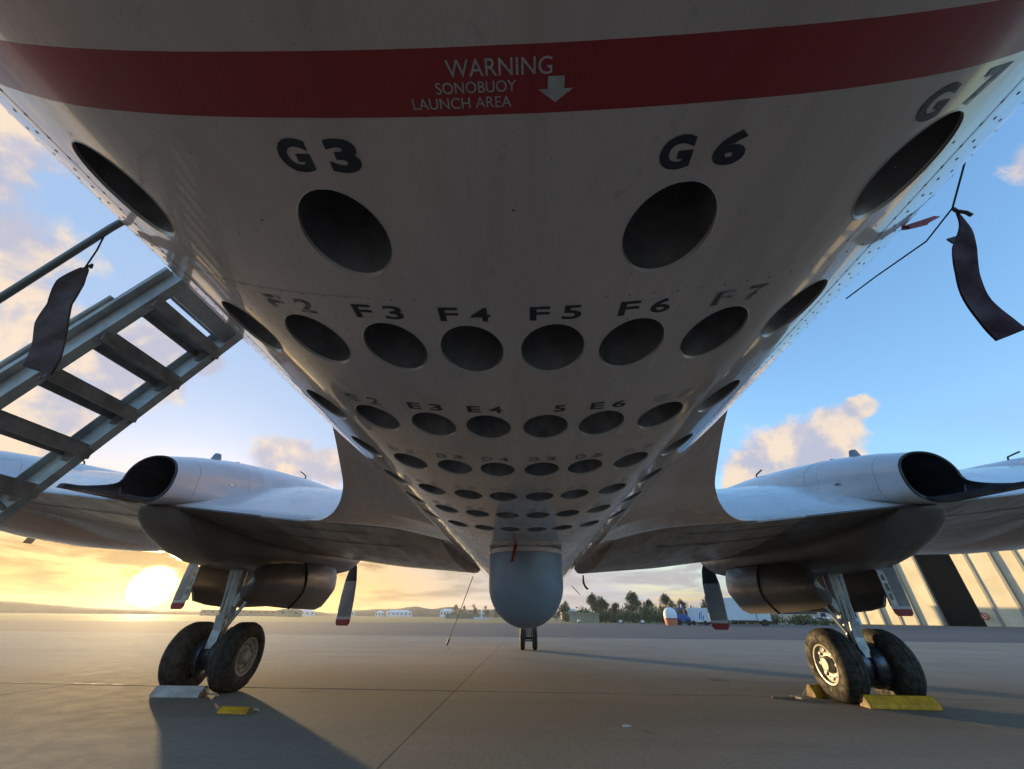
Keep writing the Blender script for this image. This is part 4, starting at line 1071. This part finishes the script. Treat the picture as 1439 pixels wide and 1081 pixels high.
# hedge
def hedge(name, label, az0, az1, d, h_, m, n, seed):
    rnd = random.Random(seed); b = MB()
    for _ in range(n):
        az = rnd.uniform(az0, az1); dd = d + rnd.uniform(-2, 4); hh = h_*rnd.uniform(.6, 1.15)*(.75 + .25*math.sin(az*2.3+seed))
        leaf_cloud(b, tuple(pol(az, dd, hh*.45)), 1.5, hh*.55, 40, .55, .7, rnd)
    o = b.obj(name, m, smooth=False); return tag(o, label, 'hedge', kind='stuff')
hedge('hedge', 'long green scrub hedge along the apron edge below the casuarinas', 4.5, 24.5, 112, 3.6, MT['leaf2'], 200, 5)
hedge('hedge', 'bright green scrub below the right inner engine door', 24.5, 33.0, 112, 2.2, MT['leaf2'], 50, 6)
fe = thing('wire_fence', 'low post and wire fence in front of the green hedge', 'fence', tuple(pol(14, 100))); fo = pol(14, 100)
for i in range(30):
    az = 3.5 + i*.75
    b = MB(); p = pol(az, 100) - fo; b.tube([p, p + Vector((0,0,1.7))], .05, 6); b.obj('fence_post', MT['bark'], fe)
b = MB()
for z in (.4, .8, 1.2, 1.6): b.tube([pol(3.5 + i*.75, 100, z) - fo for i in range(30)], .022, 5)
b.obj('fence_wire', MT['bark'], fe)

def house(label, az, d, wd, dp, h_, roof_h, m, nwin, rot=0, name='house', roofm='roofwhite', grp=None):
    t = thing(name, label, 'house' if name == 'house' else 'building', tuple(pol(az, d)), grp); t.rotation_euler = (0,0,-R(az)+R(rot))
    b = MB(); b.box((-wd/2,-dp/2,-.3), (wd/2,dp/2,h_)); wl = b.obj('wall', m, t, smooth=False)
    r = MB(); e_ = .35
    if roof_h > 0: r.add([(-wd/2-e_,-dp/2-e_,h_),(wd/2+e_,-dp/2-e_,h_),(wd/2+e_,dp/2+e_,h_),(-wd/2-e_,dp/2+e_,h_),(-wd/2+dp*.4,0,h_+roof_h),(wd/2-dp*.4,0,h_+roof_h)], [(0,3,2,1),(0,1,5,4),(1,2,5),(2,3,4,5),(3,0,4)])
    else: r.box((-wd/2-.2,-dp/2-.2,h_), (wd/2+.2,dp/2+.2,h_+.25))
    r.obj('roof', MT[roofm], t, smooth=False)
    for k in range(nwin):
        x = -wd/2 + wd*(k+.5)/nwin
        wv = MB(); wv.box((x-.55,-dp/2-.03,h_*.42), (x+.55,-dp/2+.05,h_*.80)); o = wv.obj('window', MT['window'], t, smooth=False)
        sl_ = MB(); sl_.box((x-.65,-dp/2-.09,h_*.42-.12), (x+.65,-dp/2-.02,h_*.42)); sl_.obj('sill', MT['roofwhite'], o, smooth=False)
    return t
hs = [('long low white house at the foot of the far hill left of the cable', -16.3, 420, 22, 9, 3.6, 1.6, 6, 5), ('white house on the slope behind the tie-down cable', -10.4, 430, 12, 8, 5.0, 1.8, 4, -10), ('small white house left of the long low one', -18.6, 425, 8, 7, 3.0, 1.4, 3, 0), ('white house with stepped roof right of the pod', 4.9, 320, 9, 7, 5.4, 1.6, 3, 10), ('wide white house between the pod and the first casuarina', 6.6, 330, 13, 8, 3.8, 1.5, 4, -6),
      ('pale far house near the left propeller blade', -22.5, 430, 14, 8, 3.2, 1.5, 4, 8), ('white house half hidden under the left engine door', -27.0, 400, 15, 8, 3.0, 1.4, 4, 0)]
for lb, az, d, wd, dp, h_, rh, nw, rt in hs: house(lb, az, d, wd, dp, h_, rh, MT['white_wall'], nw, rt, grp='white houses beyond the field')
house('long dark brown low wall-like shed behind the tie-down cable', -8.6, 200, 14, 4, 1.6, 0, MT['tan_wall'], 0, name='shed', roofm='tan_wall')
house('brown low shed between hedge and apron right of the pod', 7.0, 98, 6.2, 3, 1.5, 0, MT['tan_wall'], 0, name='shed', roofm='tan_wall')
house('cream building with a row of dark windows under the right engine door', 30.4, 150, 9, 10, 5.2, 0, mat('cream_wall', (.62,.54,.38), .7), 8, 0, name='terminal_building')
house('low pale blue building beside the hangar', 33.9, 140, 8, 8, 3.0, 0, mat('pale_blue_wall', (.50,.58,.66), .6), 4, 0, name='office_building')
house('long grey terminal roofline far behind the left main gear', -33.5, 330, 40, 12, 2.8, 0, mat('grey_wall', (.20,.18,.16), .8), 10, 0, name='terminal_building', roofm='tan_wall')
house('tan shed far left behind the propeller', -28.6, 260, 12, 6, 2.6, .8, MT['tan_wall'], 2, 0, name='shed', roofm='tan_wall')
# white box truck behind the right propeller blade
def wheel(b, x, y, r, wd): b.lathe([(.001,-wd),(r*.9,-wd),(r,-wd*.7),(r,wd*.7),(r*.9,wd),(.001,wd)], (x, y, r), 'y', 18)
tk = thing('box_truck', 'large white box truck parked behind the right inner propeller blade', 'truck', tuple(pol(24.6, 86))); tk.rotation_euler = (0,0,R(-20))
b = MB(); b.box((-3.2,-1.25,.75), (2.6,1.25,4.1)); bevel(b.obj('cargo_box', MT['white_wall'], tk, smooth=False), .05)
b = MB(); b.loft([[(x, y, z) for x, z in ((2.7,.7),(4.7,.7),(4.7,1.7),(4.2,2.7),(2.7,2.7))] for y in (-1.15, 1.15)], 0); bevel(b.obj('cab', MT['white_wall'], tk, smooth=False), .06)
b = MB(); b.loft([[(x, y, z) for x, z in ((4.74,1.72),(4.27,2.6),(4.25,2.58),(4.70,1.7))] for y in (-1.0, 1.0)], 0); b.obj('windscreen', MT['window'], tk, smooth=False)
b = MB(); b.box((-3.1,-.9,.5), (4.6,.9,.72)); b.obj('chassis', MT['seam'], tk, smooth=False)
for x in (-2.0, 3.7):
    for y in (-1.1, 1.1): b = MB(); wheel(b, x, y, .48, .14); b.obj('wheel', MT['rubber'], tk)
# tractor
tr = thing('tow_tractor', 'blue airport tow tractor parked before the hedge', 'tractor', tuple(pol(18.7, 80))); tr.rotation_euler = (0,0,R(-18))
blue = mat('blue_paint', (.03,.12,.42), .4, coat=.3)
b = MB(); b.loft([[(x, y, z) for x, z in ((-1.1,.45),(1.1,.45),(1.1,1.1),(.5,1.5),(-1.1,1.5))] for y in (-.75, .75)], 0); bevel(b.obj('body', blue, tr, smooth=False), .06)
b = MB(); b.box((-.9,-.6,2.35), (.35,.6,2.5)); 
for x in (-.85, .3):
    for y in (-.55, .55): b.tube([(x,y,1.45),(x,y,2.4)], .06, 6)
b.obj('cab_frame', blue, tr, smooth=False)
b = MB(); b.tube([(.1,0,2.5),(.1,0,3.0)], .16, 8); b.obj('beacon', blue, tr)
for x in (-.7, .75):
    for y in (-.75, .75): b = MB(); wheel(b, x, y, .42, .14); b.obj('wheel', MT['rubber'], tr)
for y in (-.4, .4): b = MB(); b.lathe([(.10,0),(.10,-.05),(.001,-.06)], (y, -.78, .9), 'y', 10); b.obj('headlight', MT['tipred'], tr)
# dome-topped cabin
dm = thing('marker_cabin', 'small white capsule with an orange base at the apron edge', 'marker', tuple(pol(17.3, 78)))
b = MB(); b.lathe([(1.0,.85),(1.05,1.3),(1.0,1.8),(.8,2.2),(.45,2.45),(.001,2.52)], (0,0,0), 'z', 24); b.obj('dome', MT['roofwhite'], dm)
b = MB(); b.lathe([(.85,-.02),(.95,.3),(1.03,.86)], (0,0,0), 'z', 24); b.obj('base', mat('orange_base', (.70,.22,.12), .5), dm)
b = MB(); b.lathe([(1.055,.82),(1.08,.9),(1.06,.98)], (0,0,0), 'z', 24); b.obj('rim_band', MT['tipred'], dm)
# white billboard-like panel trailer
pt = thing('panel_trailer', 'white panelled trailer with dark marks on its side next to the blue tractor', 'trailer', tuple(pol(20.4, 82))); pt.rotation_euler = (0,0,R(-20))
b = MB(); b.box((-1.55,-.6,.45), (1.55,.6,2.5)); bevel(b.obj('box', MT['white_wall'], pt, smooth=False), .04)
b = MB()
for (x, z, w_, h2) in ((.2,.9,.18,.9),(.5,.8,.12,1.2),(.75,.8,.2,.6)): b.obox((x,-.605,z+h2/2), (w_/2,0,.08), (0,.01,0), (.08,0,h2/2))
b.obj('side_marking', blue, pt, smooth=False)
for x in (-.9, .9): b = MB(); wheel(b, x, -.5, .34, .12); b.obj('wheel', MT['rubber'], pt)
# pick-up and cars
def car(name, label, az, d, rot, m, cat='car', truck=False):
    t = thing(name, label, cat, tuple(pol(az, d)), 'vehicles parked at the apron edge'); t.rotation_euler = (0,0,R(rot))
    pf = [(-2.2,.4),(2.2,.4),(2.25,.8),(1.2,1.0),(.6,1.5),(-1.2,1.55),(-2.1,1.0)] if not truck else [(-2.6,.5),(2.5,.5),(2.55,1.05),(1.3,1.15),(.8,1.85),(-.5,1.85),(-.6,1.1),(-2.6,1.1)]
    b = MB(); b.loft([[(x, y, z) for x, z in pf] for y in (-.85, .85)], 0); bevel(b.obj('body', m, t, smooth=False), .08, 3)
    g_ = MB(); g_.box((-.9 if not truck else -.35,-.862,1.08), (.55,.862,1.42 if not truck else 1.7)); g_.obj('side_window', MT['window'], t, smooth=False)
    for x in (-1.4, 1.4):
        for y in (-.8, .8): b = MB(); wheel(b, x, y, .34, .12); b.obj('wheel', MT['rubber'], t)
    for y in (-.6, .6): b = MB(); b.lathe([(.11,0),(.11,.05),(.001,.06)], (2.2, y, .72), 'x', 10); b.obj('headlight', MT['rim'], t)
    return t
whitep = mat('white_car_paint', (.75,.75,.76), .25, coat=.5); dark = mat('maroon_car_paint', (.10,.03,.05), .25, coat=.5)
car('pickup_truck', 'white pick-up truck standing right of the white trailer', 22.1, 86, 150, whitep, 'truck', True)
car('parked_car', 'maroon car half hidden behind the white trailer', 21.4, 90, 160, dark)
car('parked_car', 'white car parked in front of the cream building', 32.0, 128, 165, whitep)
car('parked_car', 'silver car beside the white one before the pale blue building', 33.4, 132, 10, mat('silver_car_paint', (.5,.5,.52), .25, .5, .4))
# white windsock-like sign on the left of the pod
sg = thing('field_sign', 'small white equipment cabinet with a post left of the pod on the far field', 'sign', tuple(pol(-6.2, 170)))
b = MB(); b.box((-2.2,-.6,0), (2.2,.6,.7)); b.obj('cabinet', MT['white_wall'], sg, smooth=False)
b = MB(); b.tube([(.6,0,.7),(.6,0,3.4)], .2, 8); b.box((-.3,-.3,1.6),(1.5,.3,2.2)); b.obj('mast', MT['white_wall'], sg, smooth=False)
# far marker boards
for i, (az, lb) in enumerate(((4.3+2.0, 'small white marker light left of the brown shed'), (11.4, 'white marker box in front of the hedge under the casuarinas'), (14.0, 'reddish white marker box in front of the hedge'))):
    m_ = thing('marker_box', lb, 'marker', tuple(pol(az, 92)), 'markers along the apron edge'); b = MB(); b.box((-.28,-.2,.15), (.28,.2,.6)); bevel(b.obj('lamp_box', MT['white_wall'], m_, smooth=False), .06)
    b = MB(); b.box((-.35,-.2,0), (.35,.2,.15)); b.obj('stand', MT['seam'], m_, smooth=False)

# ================================================================== AIR
hz = MB(); hz.box((-915, -915, -1.3), (915, 1015, 27.0))
MT['haze'] = bpy.data.materials.new('airfield_haze'); MT['haze'].use_nodes = True
_t = MT['haze'].node_tree; _t.nodes.remove(_t.nodes['Principled BSDF'])
_v = _t.nodes.new('ShaderNodeVolumePrincipled'); _v.inputs['Color'].default_value = (0.95, 0.93, 0.90, 1); _v.inputs['Density'].default_value = 0.00022; _v.inputs['Anisotropy'].default_value = 0.6
_t.links.new(_v.outputs[0], _t.nodes['Material Output'].inputs['Volume'])
ho = hz.obj('haze', MT['haze'], smooth=False); ho['kind'] = 'stuff'
